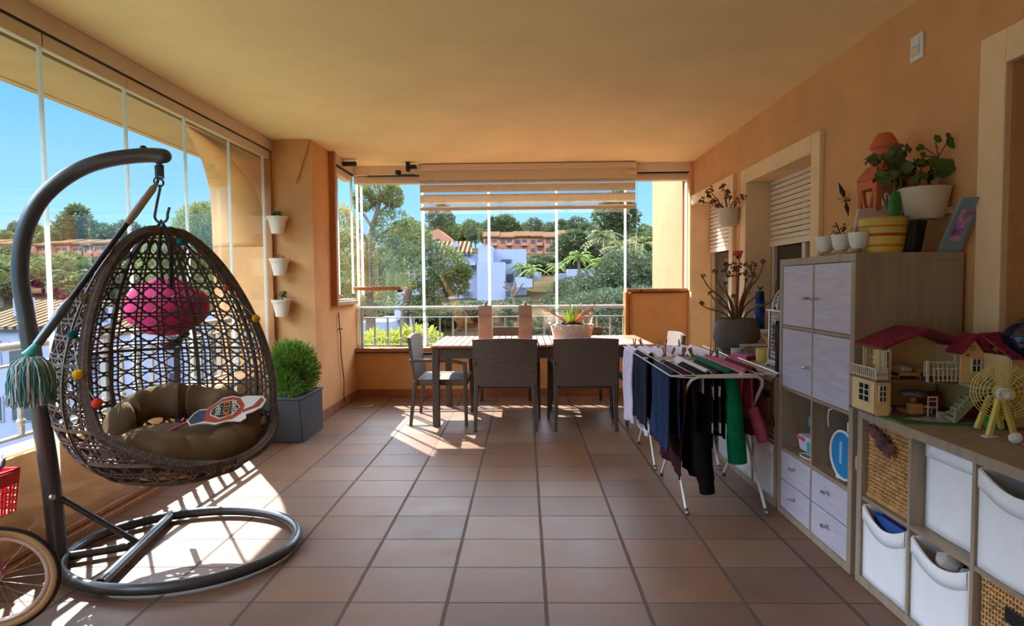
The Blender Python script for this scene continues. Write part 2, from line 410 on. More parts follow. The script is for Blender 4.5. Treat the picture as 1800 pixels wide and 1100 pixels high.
# back wall: low parapet, higher pier on the right
XS = 1.262
struct('wall_back', MB().box(XI-.1, XS, YB, YB+.2, -.1, .565).box(XS, XW+.02, YB, YB+.2, -.1, 1.255), M_['wall'])
struct('baseboard_back', MB().box(XI, XW, YB-.015, YB, 0, .095), M_['base'], bevel=.003)
struct('baseboard_left', MB().box(XI, XI+.015, YP, YB, 0, .095), M_['base'], bevel=.003)
struct('baseboard_pillar', MB().box(-2.6, XI+.014, YP-.015, YP, 0, .095), M_['base'], bevel=.003)
# left: pillar with front face at YP, then the wall with the side window
struct('wall_left', MB().box(-2.62, XI, YP, 6.62, -.1, ZC).box(-2.32, XI, 6.62, YB+.2, -.1, 1.2), M_['wall'])
# arch haunch on the pillar face
struct('trim_6', MB().prism([(-2.42,YP,ZC),(-2.135,YP,ZC),(-2.16,YP,2.75),(-2.27,YP,2.42)], (0,-.03,0)), M_['wall'])

# ---------------------------------------------------------------- left glass wall (window_3): panes, seals, tracks
w3 = sempty('window_3', (XL, 3, 0))
pit = .676; y_first = 3.186
ys = [y_first + pit*k for k in range(-9, 5)]
ys = [y for y in ys if y < YP-.1] + [YP-.03]
for a, b in zip(ys[:-1], ys[1:]):
    obj('pane', MB().box(XL-.004, XL+.004, a+.004, b-.004, .06, 2.665), M_['glass'], w3)
for y in ys[:-1]:
    obj('edge_seal', MB().box(XL-.007, XL+.012, y-.007, y+.007, .06, 2.665), M_['seal'], w3)
    obj('clamp', MB().box(XL-.008, XL+.022, y-.003, y+.003, 2.665, 2.735), M_['black'], w3)
tt = MB().box(XL-.04, XL+.035, Y0, YP, 2.745, ZC); obj('top_track', tt, M_['track'], w3, bevel=.003)
obj('track_gap', MB().box(XL-.03, XL+.028, Y0, YP, 2.733, 2.747), M_['black'], w3)
obj('pane_rail', MB().box(XL-.02, XL+.022, Y0, YP-.03, 2.66, 2.735), M_['track'], w3, bevel=.002)
bt = MB().box(XL-.04, XL-.022, Y0, YP, 0, .05).box(XL-.022, XL+.035, Y0, YP, 0, .014).box(XL+.03, XL+.045, Y0, YP, 0, .035).box(XL-.02, XL+.022, Y0, YP-.03, .02, .075)
obj('bottom_track', bt, M_['wood_al'], w3, bevel=.002)
obj('track_groove', MB().box(XL+.0225, XL+.03, Y0, YP, .012, .02).box(XL+.02,XL+.0235,Y0,YP-.03,.045,.05), M_['black'], w3)
jm = MB().box(XL-.03, XL+.03, YP-.045, YP, .0, 2.745); obj('side_jamb', jm, M_['wood_al'], w3, bevel=.003)

# ---------------------------------------------------------------- back glazing (window_4)
w4 = sempty('window_4', (0, YB+.1, .58)); yg = YB+.08; ZT = 2.655
edges = [XI+.02, -1.265, -.436, .398, 1.262]
xs4 = [-1.262, -.436, .404, 1.262]
for a, b in ((XI+.03, -1.262), (-1.262, -.436), (-.436, .404), (.404, 1.252)):
    obj('pane', MB().box(a+.004, b-.004, yg-.004, yg+.004, .60, ZT), M_['glass'], w4)
obj('pane', MB().box(1.262, XW-.05, yg-.004, yg+.004, 1.30, ZT), M_['glass'], w4)
for x_ in (-1.262, -.436, .404): obj('edge_seal', MB().box(x_-.018, x_+.014, yg-.012, yg+.01, .60, ZT), M_['seal'], w4)
obj('edge_seal', MB().box(1.240, 1.266, yg-.012, yg+.01, 1.22, ZT), M_['seal'], w4)
for x_ in (XW-.05, XI+.035, XI+.09): obj('edge_seal', MB().box(x_-.012, x_+.012, yg-.014, yg+.01, 1.28, ZT), M_['seal'], w4)
obj('edge_seal', MB().box(XI+.02, XI+.045, yg-.014, yg+.01, .6, 1.28), M_['seal'], w4)
hd = MB().box(XI, XW-.0, YB-.05, YB+.2, 2.74, ZC); obj('top_track', hd, M_['track'], w4, bevel=.004)
obj('track_gap', MB().box(XI+.2, XW-.03, YB-.045, YB+.15, 2.728, 2.742), M_['black'], w4)
obj('pane_rail', MB().box(XI+.02, XW-.05, YB+.0, YB+.12, 2.65, 2.73), M_['track'], w4, bevel=.003)
sl = MB().box(XI+.0, XS, YB-.03, YB+.2, .565, .600).box(XI+.0, XS, YB-.03, YB-.015, .6, .612)
obj('sill', sl, M_['wood_al'], w4, bevel=.003)
sl = MB().box(XS-.0, XW-.03, YB-.03, YB+.2, 1.255, 1.272).box(XS, XW-.03, YB-.005, YB+.12, 1.285, 1.325)
obj('sill', sl, M_['wood_al'], w4, bevel=.003)
obj('track_gap', MB().box(XI+.02, XS, YB-.032, YB-.02, .553, .566).box(XS+.06, XW-.03, YB-.02, YB+.1, 1.271, 1.286), M_['black'], w4)
obj('corner_post', MB().box(XS-.022, XS+.012, YB-.035, YB+.15, 0.0, 1.285).box(XS+.03, XS+.06, YB-.02, YB, 0.1, 1.26), M_['wood_al'], w4, bevel=.003)
obj('handle', MB().box(1.40, 1.47, YB-.03, YB-.005, 1.275, 1.287).box(1.425,1.445,YB-.03,YB-.005,1.285,1.31), M_['black'], w4)
struct('trim_7', MB().box(XW-.045, XW+.001, YB-.10, YB, 1.3, ZC), M_['wall'])

# ---------------------------------------------------------------- side window on the left (window_5) and its opened pane
w5 = sempty('window_5', (XI, 7.0, 1.2)); xg = XI-.05
obj('side_jamb', MB().box(XI-.1, XI+.065, 6.575, 6.65, 1.17, ZC), M_['wood_al'], w5, bevel=.003)
obj('sill', MB().box(XI-.1, XI+.02, 6.65, YB, 1.2, 1.235).box(XI-.0, XI+.055, 6.65, YB-.02, 1.17, 1.215), mat('beige aluminium sill', (176,142,104), .45, var=.08), w5, bevel=.003)
obj('pane', MB().box(xg-.004, xg+.004, 6.66, 7.02, 1.29, ZT), M_['glass'], w5)
obj('pane_rail', MB().box(xg-.02, xg+.02, 6.66, 7.02, 1.25, 1.292), M_['wood_al'], w5)
obj('edge_seal', MB().box(xg-.01, xg+.01, 7.015, 7.035, 1.25, ZT), M_['seal'], w5)
obj('top_track', MB().box(XI-.1, XI+.03, 6.62, YB, 2.75, ZC), M_['track'], w5, bevel=.003)
obj('track_gap', MB().box(XI-.09, XI+.032, 6.64, YB-.05, 2.728, 2.752), M_['black'], w5)
obj('pane_rail', MB().box(XI-.08, XI+.02, 6.64, YB-.05, 2.66, 2.73), M_['track'], w5)
op = thing('folding_glass_pane', 'frameless glass pane folded open in the back left corner, brown rail along its bottom', 'window', (-2.05, 7.16, 1.32))
obj('pane', MB().box(-2.05, -1.47, 7.156, 7.164, 1.375, 2.68), M_['glass'], op)
obj('bottom_rail', MB().box(-2.04, -1.47, 7.145, 7.175, 1.335, 1.378), M_['wood_al'], op, bevel=.003)
obj('edge_seal', MB().box(-2.055, -2.035, 7.15, 7.17, 1.3, 2.69), M_['seal'], op)
obj('hinge', MB().box(-1.51, -1.455, 7.135, 7.185, 1.315, 1.337), M_['black'], op); obj('hinge', MB().box(-1.51,-1.45,7.14,7.18,2.70,2.745), M_['black'], op)
obj('arm', MB().box(-1.48, -1.28, 7.15, 7.17, 2.69, 2.70), M_['black'], op)
# black pane guides under the ceiling
for i, (x_, y_, lx, lab) in enumerate(((-2.03, 7.0, .16, 'black pane guide under the ceiling in the back left corner'), (-1.32, 7.22, .075, 'black pane guide beside the left end of the striped blind'))):
    g = thing('pane_guide', lab, 'bracket', (x_, y_, 2.79))
    obj('plate', MB().box(x_-lx, x_+lx*.6, y_-.03, y_+.03, 2.775, 2.82), M_['black'], g, bevel=.006)
    obj('stem', MB().box(x_-lx+.0, x_-lx+.04, y_-.04, y_+.03, 2.745, 2.853), M_['black'], g, bevel=.003)

# ---------------------------------------------------------------- outside: parapets, beam with arch, outer piers
PX = -2.635                                # inner face of left parapet
struct('wall_parapet_left', MB().box(PX-.22, PX, Y0, 5.96, -.3, .525), M_['wall'])
struct('ground_ledge', MB().box(PX, -2.59, Y0, 6.0, -.3, -.02), M_['wall'])
OX = -3.17
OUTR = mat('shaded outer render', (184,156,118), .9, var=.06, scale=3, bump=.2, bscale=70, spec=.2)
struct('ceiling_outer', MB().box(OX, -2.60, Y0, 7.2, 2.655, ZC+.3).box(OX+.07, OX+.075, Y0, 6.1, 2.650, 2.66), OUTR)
struct('wall_outer_left', MB().box(OX, -2.64, 6.10, 6.75, -.3, 2.66), M_['wall'])
# curved haunch rising from the column to the soffit
hp = catmull_([(-2.66,4.75,2.655),(-2.80,5.15,2.60),(-2.93,5.52,2.50),(-3.08,5.90,2.32),(-3.15,6.06,2.10),(-3.17,6.10,1.80)], 4)
hm = MB(); nh = len(hp)-1
hm.sheet(lambda u, v: tuple(hp[round(u*nh)].lerp(V((-2.63, hp[round(u*nh)].y, hp[round(u*nh)].z)), v)), nh, 2)
struct('wall_haunch', hm, M_['wall'], solid=.01, ang=80)
struct('roof_slab', MB().box(OX-.1, XW+.3, Y0, 7.2, ZC+.25, ZC+.45), M_['ceil'])
struct('wall_outer_back', MB().box(1.99, 2.35, YB+.2, 9.45, -.3, ZC+1.6), mat('sunlit outer stucco', (150,110,76), .9, var=.07, scale=3, bump=.3, bscale=70, spec=.2))

def railing(name, label, p0, p1, ztop, z2, zb, step, loc, horizontal_axis):
    r = thing(name, label, 'railing', loc)
    p0, p1 = V(p0), V(p1); Ld = (p1-p0).length; d = (p1-p0).normalized()
    obj('handrail', MB().tube([p0+V((0,0,ztop)), p1+V((0,0,ztop))], .023, 10), M_['rail'], r)
    obj('upper_bar', MB().bar(p0+V((0,0,z2)), p1+V((0,0,z2)), .03, .012, side=(0,0,1)), M_['rail'], r)
    obj('lower_bar', MB().bar(p0+V((0,0,zb)), p1+V((0,0,zb)), .03, .015, side=(0,0,1)), M_['rail'], r)
    n = int(Ld/step)
    for k in range(n+1):
        p = p0+d*(k*step+.05)
        m = MB().bar(p+V((0,0,zb)), p+V((0,0,z2)), .022, .022)
        m.ball(p+V((0,0,zb+.075)), .024, 8, 5)
        obj('baluster', m, M_['rail'], r)
    for k in ((0, n) if horizontal_axis == 0 else range(0, n+1, 8)):
        p = p0+d*(k*step+.05)
        obj('post', MB().bar(p+V((0,0,zb-.1)), p+V((0,0,ztop)), .035, .035), M_['rail'], r)
railing('balcony_railing', 'grey metal railing outside the left glass wall beside the swing', (PX-.09, -1.5, 0), (PX-.09, 6.0, 0), 1.085, .985, .60, .165, (PX-.09, 2, .52), 1)
railing('balcony_railing', 'grey metal railing outside the back glass behind the table', (XI+.0, YB+.13, 0), (1.6, YB+.13, 0), 1.105, .985, .64, .1655, (0, YB+.13, .565), 0)

# wall switch, cord
s = thing('wall_switch', 'small white double switch high on the right wall near the ceiling', 'switch', (XW, 3.23, 2.59))
obj('plate', MB().box(XW-.012, XW, 3.18, 3.28, 2.535, 2.665), M_['white'], s, bevel=.004)
obj('rocker', MB().box(XW-.02, XW-.01, 3.20, 3.26, 2.56, 2.60), M_['potcream'], s, bevel=.003)
obj('rocker', MB().box(XW-.02, XW-.01, 3.20, 3.26, 2.605, 2.645), M_['white'], s, bevel=.003)
cpts = [(XI+.02, 6.75, 1.09),(XI+.02, 6.77, .98),(XI+.02,6.785,.90),(XI+.025,6.80,.78),(XI+.02,6.80,.66),(XI+.02,6.84,.5),(XI+.03,6.87,.3),(XI+.02,6.88,.12),(XI+.025,6.90,.05)]
cc = thing('bamboo_cane', 'thin brown cane leaning against the wall beneath the side window', 'stick', (XI+.03, 6.9, 0))
obj('cane', MB().tube(cpts, .007, 6), M_['stem'], cc)
obj('tie', MB().tube([(XI+.0,6.77,.9),(XI+.03,6.80,.905),(XI+.035,6.83,.9)], .008, 5), M_['stem'], cc)
c2 = MB().tube([(XI+.03,6.88,.03),(XI+.10,6.78,.012),(XI+.22,6.76,.012),(XI+.33,6.80,.012),(XI+.36,6.86,.012)], .005, 5)
tag(obj('loose_cord', c2, M_['rail'], loc=(XI+.1,6.8,0)), 'thin loose cord lying on the tiles in the left corner', 'cord')
# ---------------------------------------------------------------- blind
bl = thing('striped_roller_blind', 'beige day and night roller blind, half rolled down over the back glass', 'blind', (.03, YB-.1, 2.3))
FAB = mat('beige blind fabric', (234,218,190), .9, var=.04, scale=20, bump=.2, bscale=200, trans=.4)
SHEER = glassmat('sheer blind mesh', (.86,.86,.88), .3, .4, .06)
BX0, BX1 = -1.262, 1.345; yb = YB-.12
obj('cassette', MB().box(BX0-.01, BX1+.005, yb-.045, yb+.045, 2.775, 2.845), M_['track'], bl, bevel=.01)
obj('fabric_band', MB().box(BX0, BX1, yb-.01, yb-.006, 2.655, 2.778), FAB, bl)
zz = [(2.512,2.602),(2.373,2.477)]
for a, b in zz: obj('fabric_band', MB().box(BX0+.004, BX1-.004, yb-.01, yb-.006, a, b), FAB, bl)
for a, b in ((2.477,2.512),(2.602,2.655),(2.325,2.373)): obj('sheer_band', MB().box(BX0+.004, BX1-.004, yb-.009, yb-.007, a, b), SHEER, bl)
for a in (2.470,2.328): obj('piping', MB().box(BX0+.03, BX1-.004, yb-.016, yb-.004, a, a+.012), FAB, bl)
obj('bottom_bar', MB().box(BX0, BX1, yb-.018, yb+.004, 2.292, 2.328), M_['track'], bl, bevel=.006)
obj('bracket', MB().box(BX1-.085, BX1+.006, yb-.06, yb-.04, 2.69, 2.735), M_['track'], bl, bevel=.003)
ch = MB()
for k in range(26): ch.ball((BX1+.012, yb-.02, 2.7-k*.03), .0045, 6, 4)
ch.tube([(BX1+.012, yb-.02, 2.72),(BX1+.012, yb-.02, 1.93)], .0018, 4); ch.tube([(BX1+.0, yb-.03, 1.99),(BX1+.012, yb-.03, 1.93),(BX1+.0, yb-.03, 1.80)], .008, 5)
obj('bead_chain', ch, M_['white'], bl)

# ---------------------------------------------------------------- dining table
tx0, tx1, ty0, ty1, tz = -.925, 1.262, 5.84, 6.93, .80
tb = thing('dining_table', 'large dining table with slatted hardwood top and dark square legs', 'table', ((tx0+tx1)/2, (ty0+ty1)/2, 0))
sl = MB(); n = 31; pw = (tx1-tx0)/n
for i in range(n): sl.box(tx0+i*pw+.004, tx0+(i+1)*pw-.004, ty0, ty1, tz-.022, tz)
obj('tabletop', sl, M_['tablewood'], tb, bevel=.004)
obj('apron', MB().box(tx0+.02, tx1-.02, ty0+.03, ty0+.06, tz-.13, tz-.022).box(tx0+.02, tx1-.02, ty1-.06, ty1-.03, tz-.13, tz-.022).box(tx0+.02, tx0+.05, ty0+.03, ty1-.03, tz-.13, tz-.022).box(tx1-.05, tx1-.02, ty0+.03, ty1-.03, tz-.13, tz-.022), M_['chairframe'], tb, bevel=.003)
for x_ in (tx0+.01, tx1-.085):
    for y_ in (ty0+.02, ty1-.085): obj('leg', MB().box(x_, x_+.07, y_, y_+.065, 0, tz-.022), M_['chairframe'], tb, bevel=.006)

# ---------------------------------------------------------------- wicker chairs
def make_chair():
    W, D = .60, .56
    t_ = thing('wicker_chair', 'x', 'chair', (0,0,0), 'wicker chairs around the table')
    def seat(u, v):
        x = (u-.5)*(W-.05); y = -.22+v*.5; return (x, y, .455 + .012*sin(pi*u)*sin(pi*v))
    m = MB().sheet(seat, 10, 8); m.box(-W/2-.02, W/2+.02, .265, .285, .405, .456); m.box(-W/2+.02, -W/2+.04, -.22, .28, .405, .452); m.box(W/2-.04, W/2-.02, -.22, .28, .405, .452)
    obj('seat', m, M_['chair'], t_)
    def bk(off):
        def f(u, v):
            x = (u-.5)*W*(1+.02*v); z = .42+v*.455; y = -.245-.06*v-.03*sin(pi*u)*.6*v + off; return (x, y, z + (.012*sin(pi*u) if v > .99 else 0))
        return f
    m = MB().sheet(bk(0), 12, 10); b0 = len(m.v); m.sheet(bk(.032), 12, 10)
    nu, nv = 12, 10
    def ring():
        r = [(0,j) for j in range(nv+1)]+[(i,nv) for i in range(1,nu+1)]+[(nu,j) for j in range(nv-1,-1,-1)]+[(i,0) for i in range(nu-1,0,-1)]
        return [i*(nv+1)+j for i, j in r]
    rg = ring()
    for a, b in zip(rg, rg[1:]+rg[:1]): m.f.append((a, b, b0+b, b0+a))
    obj('backrest', m, M_['chair'], t_)
    for sx in (-1, 1):
        obj('leg', MB().bar((sx*(W/2-.025), -.235, .44), (sx*(W/2-.012), -.285, 0), .042, .042, side=(0,1,0), w1=.03, h1=.03), M_['chairframe'], t_, bevel=.005)
        obj('leg', MB().bar((sx*(W/2+.022), .265, .62), (sx*(W/2+.032), .275, 0), .038, .04, side=(0,1,0), w1=.03, h1=.03), M_['chairframe'], t_, bevel=.005)
        obj('armrest', MB().tube(catmull_([(sx*(W/2-.014), -.285, .645), (sx*(W/2+.012), -.05, .648), (sx*(W/2+.024), .15, .64), (sx*(W/2+.022), .285, .612)],5), .018, 8), M_['chairframe'], t_, bevel=.005)
    obj('seat_frame', MB().box(-W/2+.02, W/2-.02, -.24, .28, .395, .412), M_['chairframe'], t_, bevel=.003)
    return t_
ch0 = make_chair()
ch0.location = (-.19, 5.93, 0); ch0['label'] = 'wicker chair at the near side of the table, in front of the two square columns'
for (x_, y_, r_, lab) in ((.57, 5.93, 0, 'wicker chair at the near side of the table, in front of the white basket'),
        (-.235, 6.88, pi, 'wicker chair on the far side of the table, seen between the two square columns'),
        (.61, 6.88, pi, 'wicker chair on the far side of the table, behind the white basket'),
        (-.86, 6.22, -pi/2, 'wicker chair at the left end of the table with sunlit seat'),
        (1.27, 6.22, pi/2, 'wicker chair at the right end of the table, pale back above the drying clothes')):
    dup(ch0, (x_, y_, 0), r_, lab)

# things on the table
def oil_column(x, y, lab):
    t_ = thing('terracotta_column_lamp', lab, 'lamp', (x, y, tz)); s = .068
    m = MB().quadbox([(x-s*1.04,y-s,tz),(x+s*1.04,y-s,tz),(x+s*1.04,y+s,tz),(x-s*1.04,y+s,tz),(x-s*.98,y-s*.95,tz+.375),(x+s*.98,y-s*.95,tz+.375),(x+s*.98,y+s*.95,tz+.375),(x-s*.98,y+s*.95,tz+.375)])
    for zc in (.10, .27):
        for k in range(4):
            for q in range(8):
                a = 2*pi*q/8; m.ball((x-s*.66+k*s*.44+.011*cos(a), y-s-.0005, tz+zc+.015*sin(a)), .0035, 5, 4)
    obj('body', m, COLM, t_, bevel=.008)
    obj('cap', MB().lathe([(.0,.372),(.05,.374),(.05,.38),(.026,.383),(.022,.39),(.022,.415),(.0,.417)], (x,y,tz), 14), M_['chrome'], t_)
    return t_
COLM = mat('salmon stone column', (190,158,136), .85, var=.08, scale=12)
oil_column(-.405, 6.2, 'square salmon stone column lamp on the table, the left one of the pair')
oil_column(.005, 6.2, 'square salmon stone column lamp on the table, the right one of the pair')
bx, by = .485, 6.2; WK = mat('white painted wicker', (244,232,220), .6, var=.1, scale=30)
wb = thing('white_wicker_planter', 'oval white wicker basket planter on the table holding an aloe', 'planter', (bx, by, tz))
m = MB()
for k in range(12):
    z = tz+.012+k*.0145; rr = 1-.17*(1-k/11)
    pts = []
    for i in range(72):
        a = 2*pi*i/72; wv = .006*(1 if (i//2+k) % 2 else -1); pts.append((bx+(.212*rr+wv)*cos(a), by+(.13*rr+wv)*sin(a), z))
    m.tube(pts, .0085, 5, closed=True)
m.lathe([(0,0),(.83,0.0),(.95,.15),(.9,.15),(.8,.1),(0,.1)], (bx,by,tz+.002), 36, .205, .122)
obj('basket', m, WK, wb)
m = MB()
for sgn in (1,):
    m.tube([(bx+.12,by-.1,tz+.18),(bx+.16,by-.08,tz+.2),(bx+.19,by-.03,tz+.27),(bx+.2,by,tz+.30),(bx+.21,by+.03,tz+.26),(bx+.2,by+.05,tz+.18)], .012, 6)
    m.tube([(bx-.19,by-.05,tz+.17),(bx-.22,by-.04,tz+.185),(bx-.23,by,tz+.19),(bx-.2,by+.04,tz+.18)], .012, 6)
obj('handle', m, WK, wb)
obj('soil', MB().ball((bx-.02,by,tz+.15), .13, 16, 8, 1.2, .8, .45, lump=.25), M_['soil'], wb)
al = thing('aloe_plant', 'aloe with green and dried orange leaves growing in the white basket', 'plant', (bx, by, tz+.16))
def spikes(name, specs, mt_):
    m = MB()
    for (dx, dy, L_, W_, droop) in specs:
        L_ *= 1.22; W_ *= 1.15
        p0 = V((bx-.01+dx*.02, by+dy*.02, tz+.17)); d = V((dx, dy, 1-.3*abs(droop))).normalized(); pts = []; rs = []
        for i in range(7):
            q = i/6; p = p0 + d*L_*q + V((dx,dy,0))*L_*.25*q*q*droop - V((0,0,1))*L_*.25*q*q*droop; pts.append(p); rs.append(max(.0012, W_*(1-q)**.8))
        m.tube(pts, rs, 6)
    return obj(name, m, mt_, al)
spikes('green_leaf', [(-.05,-.2,.24,.017,.1),(-.45,-.1,.2,.016,.2),(.3,-.1,.2,.015,.1),(.1,.2,.16,.014,0),(-.2,.3,.17,.014,.2)], mat('bright aloe green', (206,222,96), .4, var=.15, scale=12, trans=.5))
spikes('dry_leaf', [(-1.1,0,.33,.012,.3),(-.9,.3,.22,.010,.5),(1.1,0,.32,.014,-.05),(.8,.3,.25,.012,.1),(1.0,-.3,.18,.012,.6),(.45,.2,.24,.010,.1)], mat('dried orange leaf', (226,150,96), .6, var=.3, scale=12, trans=.45))

# ---------------------------------------------------------------- swing stand
st = thing('egg_chair_stand', 'dark grey tubular stand with curved post and round floor ring, carrying the egg chair', 'stand', (-1.8, 3.1, 0))
RC = (-1.80, 3.09); rx, ry = .565, .475
ring = []
for i in range(64):
    a = 2*pi*i/64; ring.append((RC[0]+rx*cos(a), RC[1]+ry*sin(a)-.06*cos(a)*-1*.0, .036))
obj('base_ring', MB().tube(ring, .027, 12, closed=True), M_['steel'], st)
post = [(-2.36,2.93,.03),(-2.375,2.93,.35),(-2.41,2.925,.75),(-2.435,2.92,1.05),(-2.46,2.92,1.27),(-2.478,2.92,1.42),(-2.478,2.925,1.54),(-2.455,2.935,1.68),(-2.40,2.95,1.81),(-2.32,2.975,1.91),(-2.22,3.0,1.985),(-2.11,3.02,2.03),(-2.0,3.045,2.055),(-1.90,3.065,2.065),(-1.835,3.075,2.062)]
# smooth the curved part
def catmull(P, n=6):
    P = [V(p) for p in P]; out = []
    for i in range(len(P)-1):
        a = P[max(0,i-1)]; b = P[i]; c = P[i+1]; d = P[min(len(P)-1,i+2)]
        for k in range(n):
            t = k/n; out.append(.5*((2*b)+(c-a)*t+(2*a-5*b+4*c-d)*t*t+(-a+3*b-3*c+d)*t**3))
    return out+[P[-1]]
pc = catmull(post, 5); rs = [.041 if p.z < 1.2 and i < 40 else .037 for i, p in enumerate(pc)]
obj('post', MB().tube(pc, rs, 14), M_['steel'], st)
obj('socket', MB().tube([(-2.357,2.93,.03),(-2.38,2.93,.42)], .041, 14), M_['steel'], st)
obj('bolt', MB().ball((-2.345,2.888,.36), .016, 10, 6), M_['chrome'], st)
cbA, cbB = V((-1.96,2.665,.036)), V((-2.12,3.505,.036)); mid = cbA*.5+cbB*.5
obj('crossbar', MB().tube([cbA, cbB], .026, 12), M_['steel'], st)
obj('spoke', MB().tube([(-2.34,2.94,.036), mid], .022, 10), M_['steel'], st)
obj('brace', MB().tube([(-2.365,2.93,.36), (mid.x-.02,mid.y,.05)], .015, 10), M_['steel'], st)
obj('end_cap', MB().ball((-1.835,3.075,2.062), .036, 12, 8).ball((-1.93,3.06,2.095),.02,8,5), M_['steel'], st)

# ---------------------------------------------------------------- hanging egg chair
EX, EY, EZ0, EZ1 = -1.835, 3.09, .385, 1.685
ERX, ERY = .555, .44; AN = radians(-30)
def er(t): return sqrt(max(0, 1-(2*t-1)**2))**.85*(1.05-.42*t)/.868
def ep(t, a, k=1.0):
    r = er(t)*k; sh = -.035*t
    return V((EX+sh+ERX*r*cos(a), EY+ERY*r*sin(a), EZ0+(EZ1-EZ0)*t))
def dd_(t): return .44-.41*t+.62*max(0,.26-t)/.26
def phi0(t):
    r = max(1e-4, er(t)); return math.acos(max(-1, min(1, dd_(t)/ r)))
tb_ = .0
while er(tb_) < dd_(tb_): tb_ += .002
eg = thing('hanging_egg_chair', 'brown wicker egg chair with open latticework hanging from the curved stand', 'egg chair', (EX, EY, EZ0))
rimp = []
for i in range(61):
    t_ = tb_+(1-tb_)*(1-cos(pi*i/60))/2; rimp.append(ep(t_, AN+phi0(t_)))
for i in range(59, 0, -1):
    t_ = tb_+(1-tb_)*(1-cos(pi*i/60))/2; rimp.append(ep(t_, AN-phi0(t_)))
# wound rim: a core tube plus spiral winding
m = MB().tube(rimp, .021, 10, closed=True)
RR = []
for i in range(len(rimp)):
    a = rimp[i]; b = rimp[(i+1) % len(rimp)]
    for k in range(4): RR.append(a.lerp(b, k/4))
sp_ = []
n = len(RR)
for i in range(n):
    T_ = (RR[(i+1) % n]-RR[i-1]).normalized(); u = T_.cross(V((sin(AN),-cos(AN),.3))).normalized(); w_ = T_.cross(u)
    for q in range(4):
        a = 2*pi*(q/4); p = RR[i].lerp(RR[(i+1) % n], q/4); sp_.append(p+(u*cos(a)+w_*sin(a))*.0235)
m.tube(sp_, .0055, 4, closed=True)
obj('rim', m, M_['rattan'], eg)
def inside(t, a):
    if t < .012 or t > .992: return False
    d = (a-AN+pi) % (2*pi)-pi; return abs(d) >= phi0(t)-.01 or t < tb_
def strand(mb, f, n, r):
    run = []
    for i in range(n+1):
        t, a = f(i/n)
        if inside(t, a): run.append(ep(t, a))
        else:
            if len(run) > 1: mb.tube(run, r, 4, cap=False)
            run = []
    if len(run) > 1: mb.tube(run, r, 4, cap=False)
NV, NH = 27, 16
m = MB()
for i in range(NV):
    a0 = 2*pi*i/NV
    for off in (-.028, .028): strand(m, lambda s, a0=a0, off=off: (.012+.98*s, a0+off+.006*sin(30*s+a0*9)), 46, .0055)
for j in range(NH):
    t0 = .03+.94*j/(NH-1)
    for off in (-.0075, .0075):
        strand(m, lambda s, t0=t0, off=off: (t0+off+.0015*sin(40*s+t0*50), 2*pi*s+AN), 150, .0055)
dt = .94/(NH-1)
for i in range(NV):
    for sgn in (-1, 1):
        strand(m, lambda s, i=i, sgn=sgn: (.03+.94*s, 2*pi*i/NV+sgn*2*pi/NV*(.94*s/dt)+pi/NV), 120, .0052)
obj('lattice', m, M_['rattan'], eg)
# heavier frame hoops
m = MB()
for a0 in (AN+pi, AN+pi*.72, AN-pi*.72, AN+pi*.5, AN-pi*.5): strand(m, lambda s, a0=a0: (.012+.98*s, a0), 50, .012)
for t0 in (.05, .14, .27, .5): strand(m, lambda s, t0=t0: (t0, 2*pi*s+AN), 160, .011)
obj('frame_hoop', m, M_['rattan'], eg)
top = V((EX-.035, EY, EZ1))
obj('hanging_strap', MB().tube([top+V((0,0,-.01)), top+V((.012,0,.03)), top+V((0,0,.05)), top+V((-.014,0,.03)), top+V((-.008,0,-.01))], .009, 6).tube([top+V((-.01,-.02,.0)), top+V((.03,-.03,.02)),top+V((.06,-.04,-.03)),top+V((.075,-.05,-.08)),top+V((.06,-.03,-.2)),top+V((.05,-.02,-.3))], .011, 6).tube([top+V((.0,0,0)),top+V((-.02,-.0,-.12)),top+V((.0,-.0,-.28))], .007, 6), M_['black'], eg)
hk = []
for i in range(14):
    a = pi*1.15*i/13-pi*.08; hk.append(top+V((-.0+.034*cos(a+pi), 0, .075+.034*-sin(a))))
obj('hook', MB().tube(hk+[top+V((.045,0,.12))], .007, 8).tube([top+V((-.033,0,.08)),top+V((-.02,0,.14)),top+V((-.002,0,.21)),top+V((0,0,.235))], .007, 8).tube([V((top.x+.018*cos(2*pi*k/12), top.y, top.z+.245+.018*sin(2*pi*k/12))) for k in range(12)], .006, 6, closed=True), M_['metalgrey'], eg)
spg = MB()
hx = (top.x, top.y)
pts = [V((hx[0]+.019*cos(2*pi*k/8), hx[1]+.019*sin(2*pi*k/8), top.z+.27+k*.0011)) for k in range(60)]
spg.tube(pts, .0045, 5).tube([V((hx[0],hx[1],top.z+.335)),V((hx[0]+.004,hx[1],top.z+.375))], .006, 6)
spg.tube([V((hx[0]+.016*cos(2*pi*k/12), hx[1], top.z+.352+.016*sin(2*pi*k/12))) for k in range(12)], .005, 6, closed=True)
obj('spring', spg, M_['metalgrey'], eg)
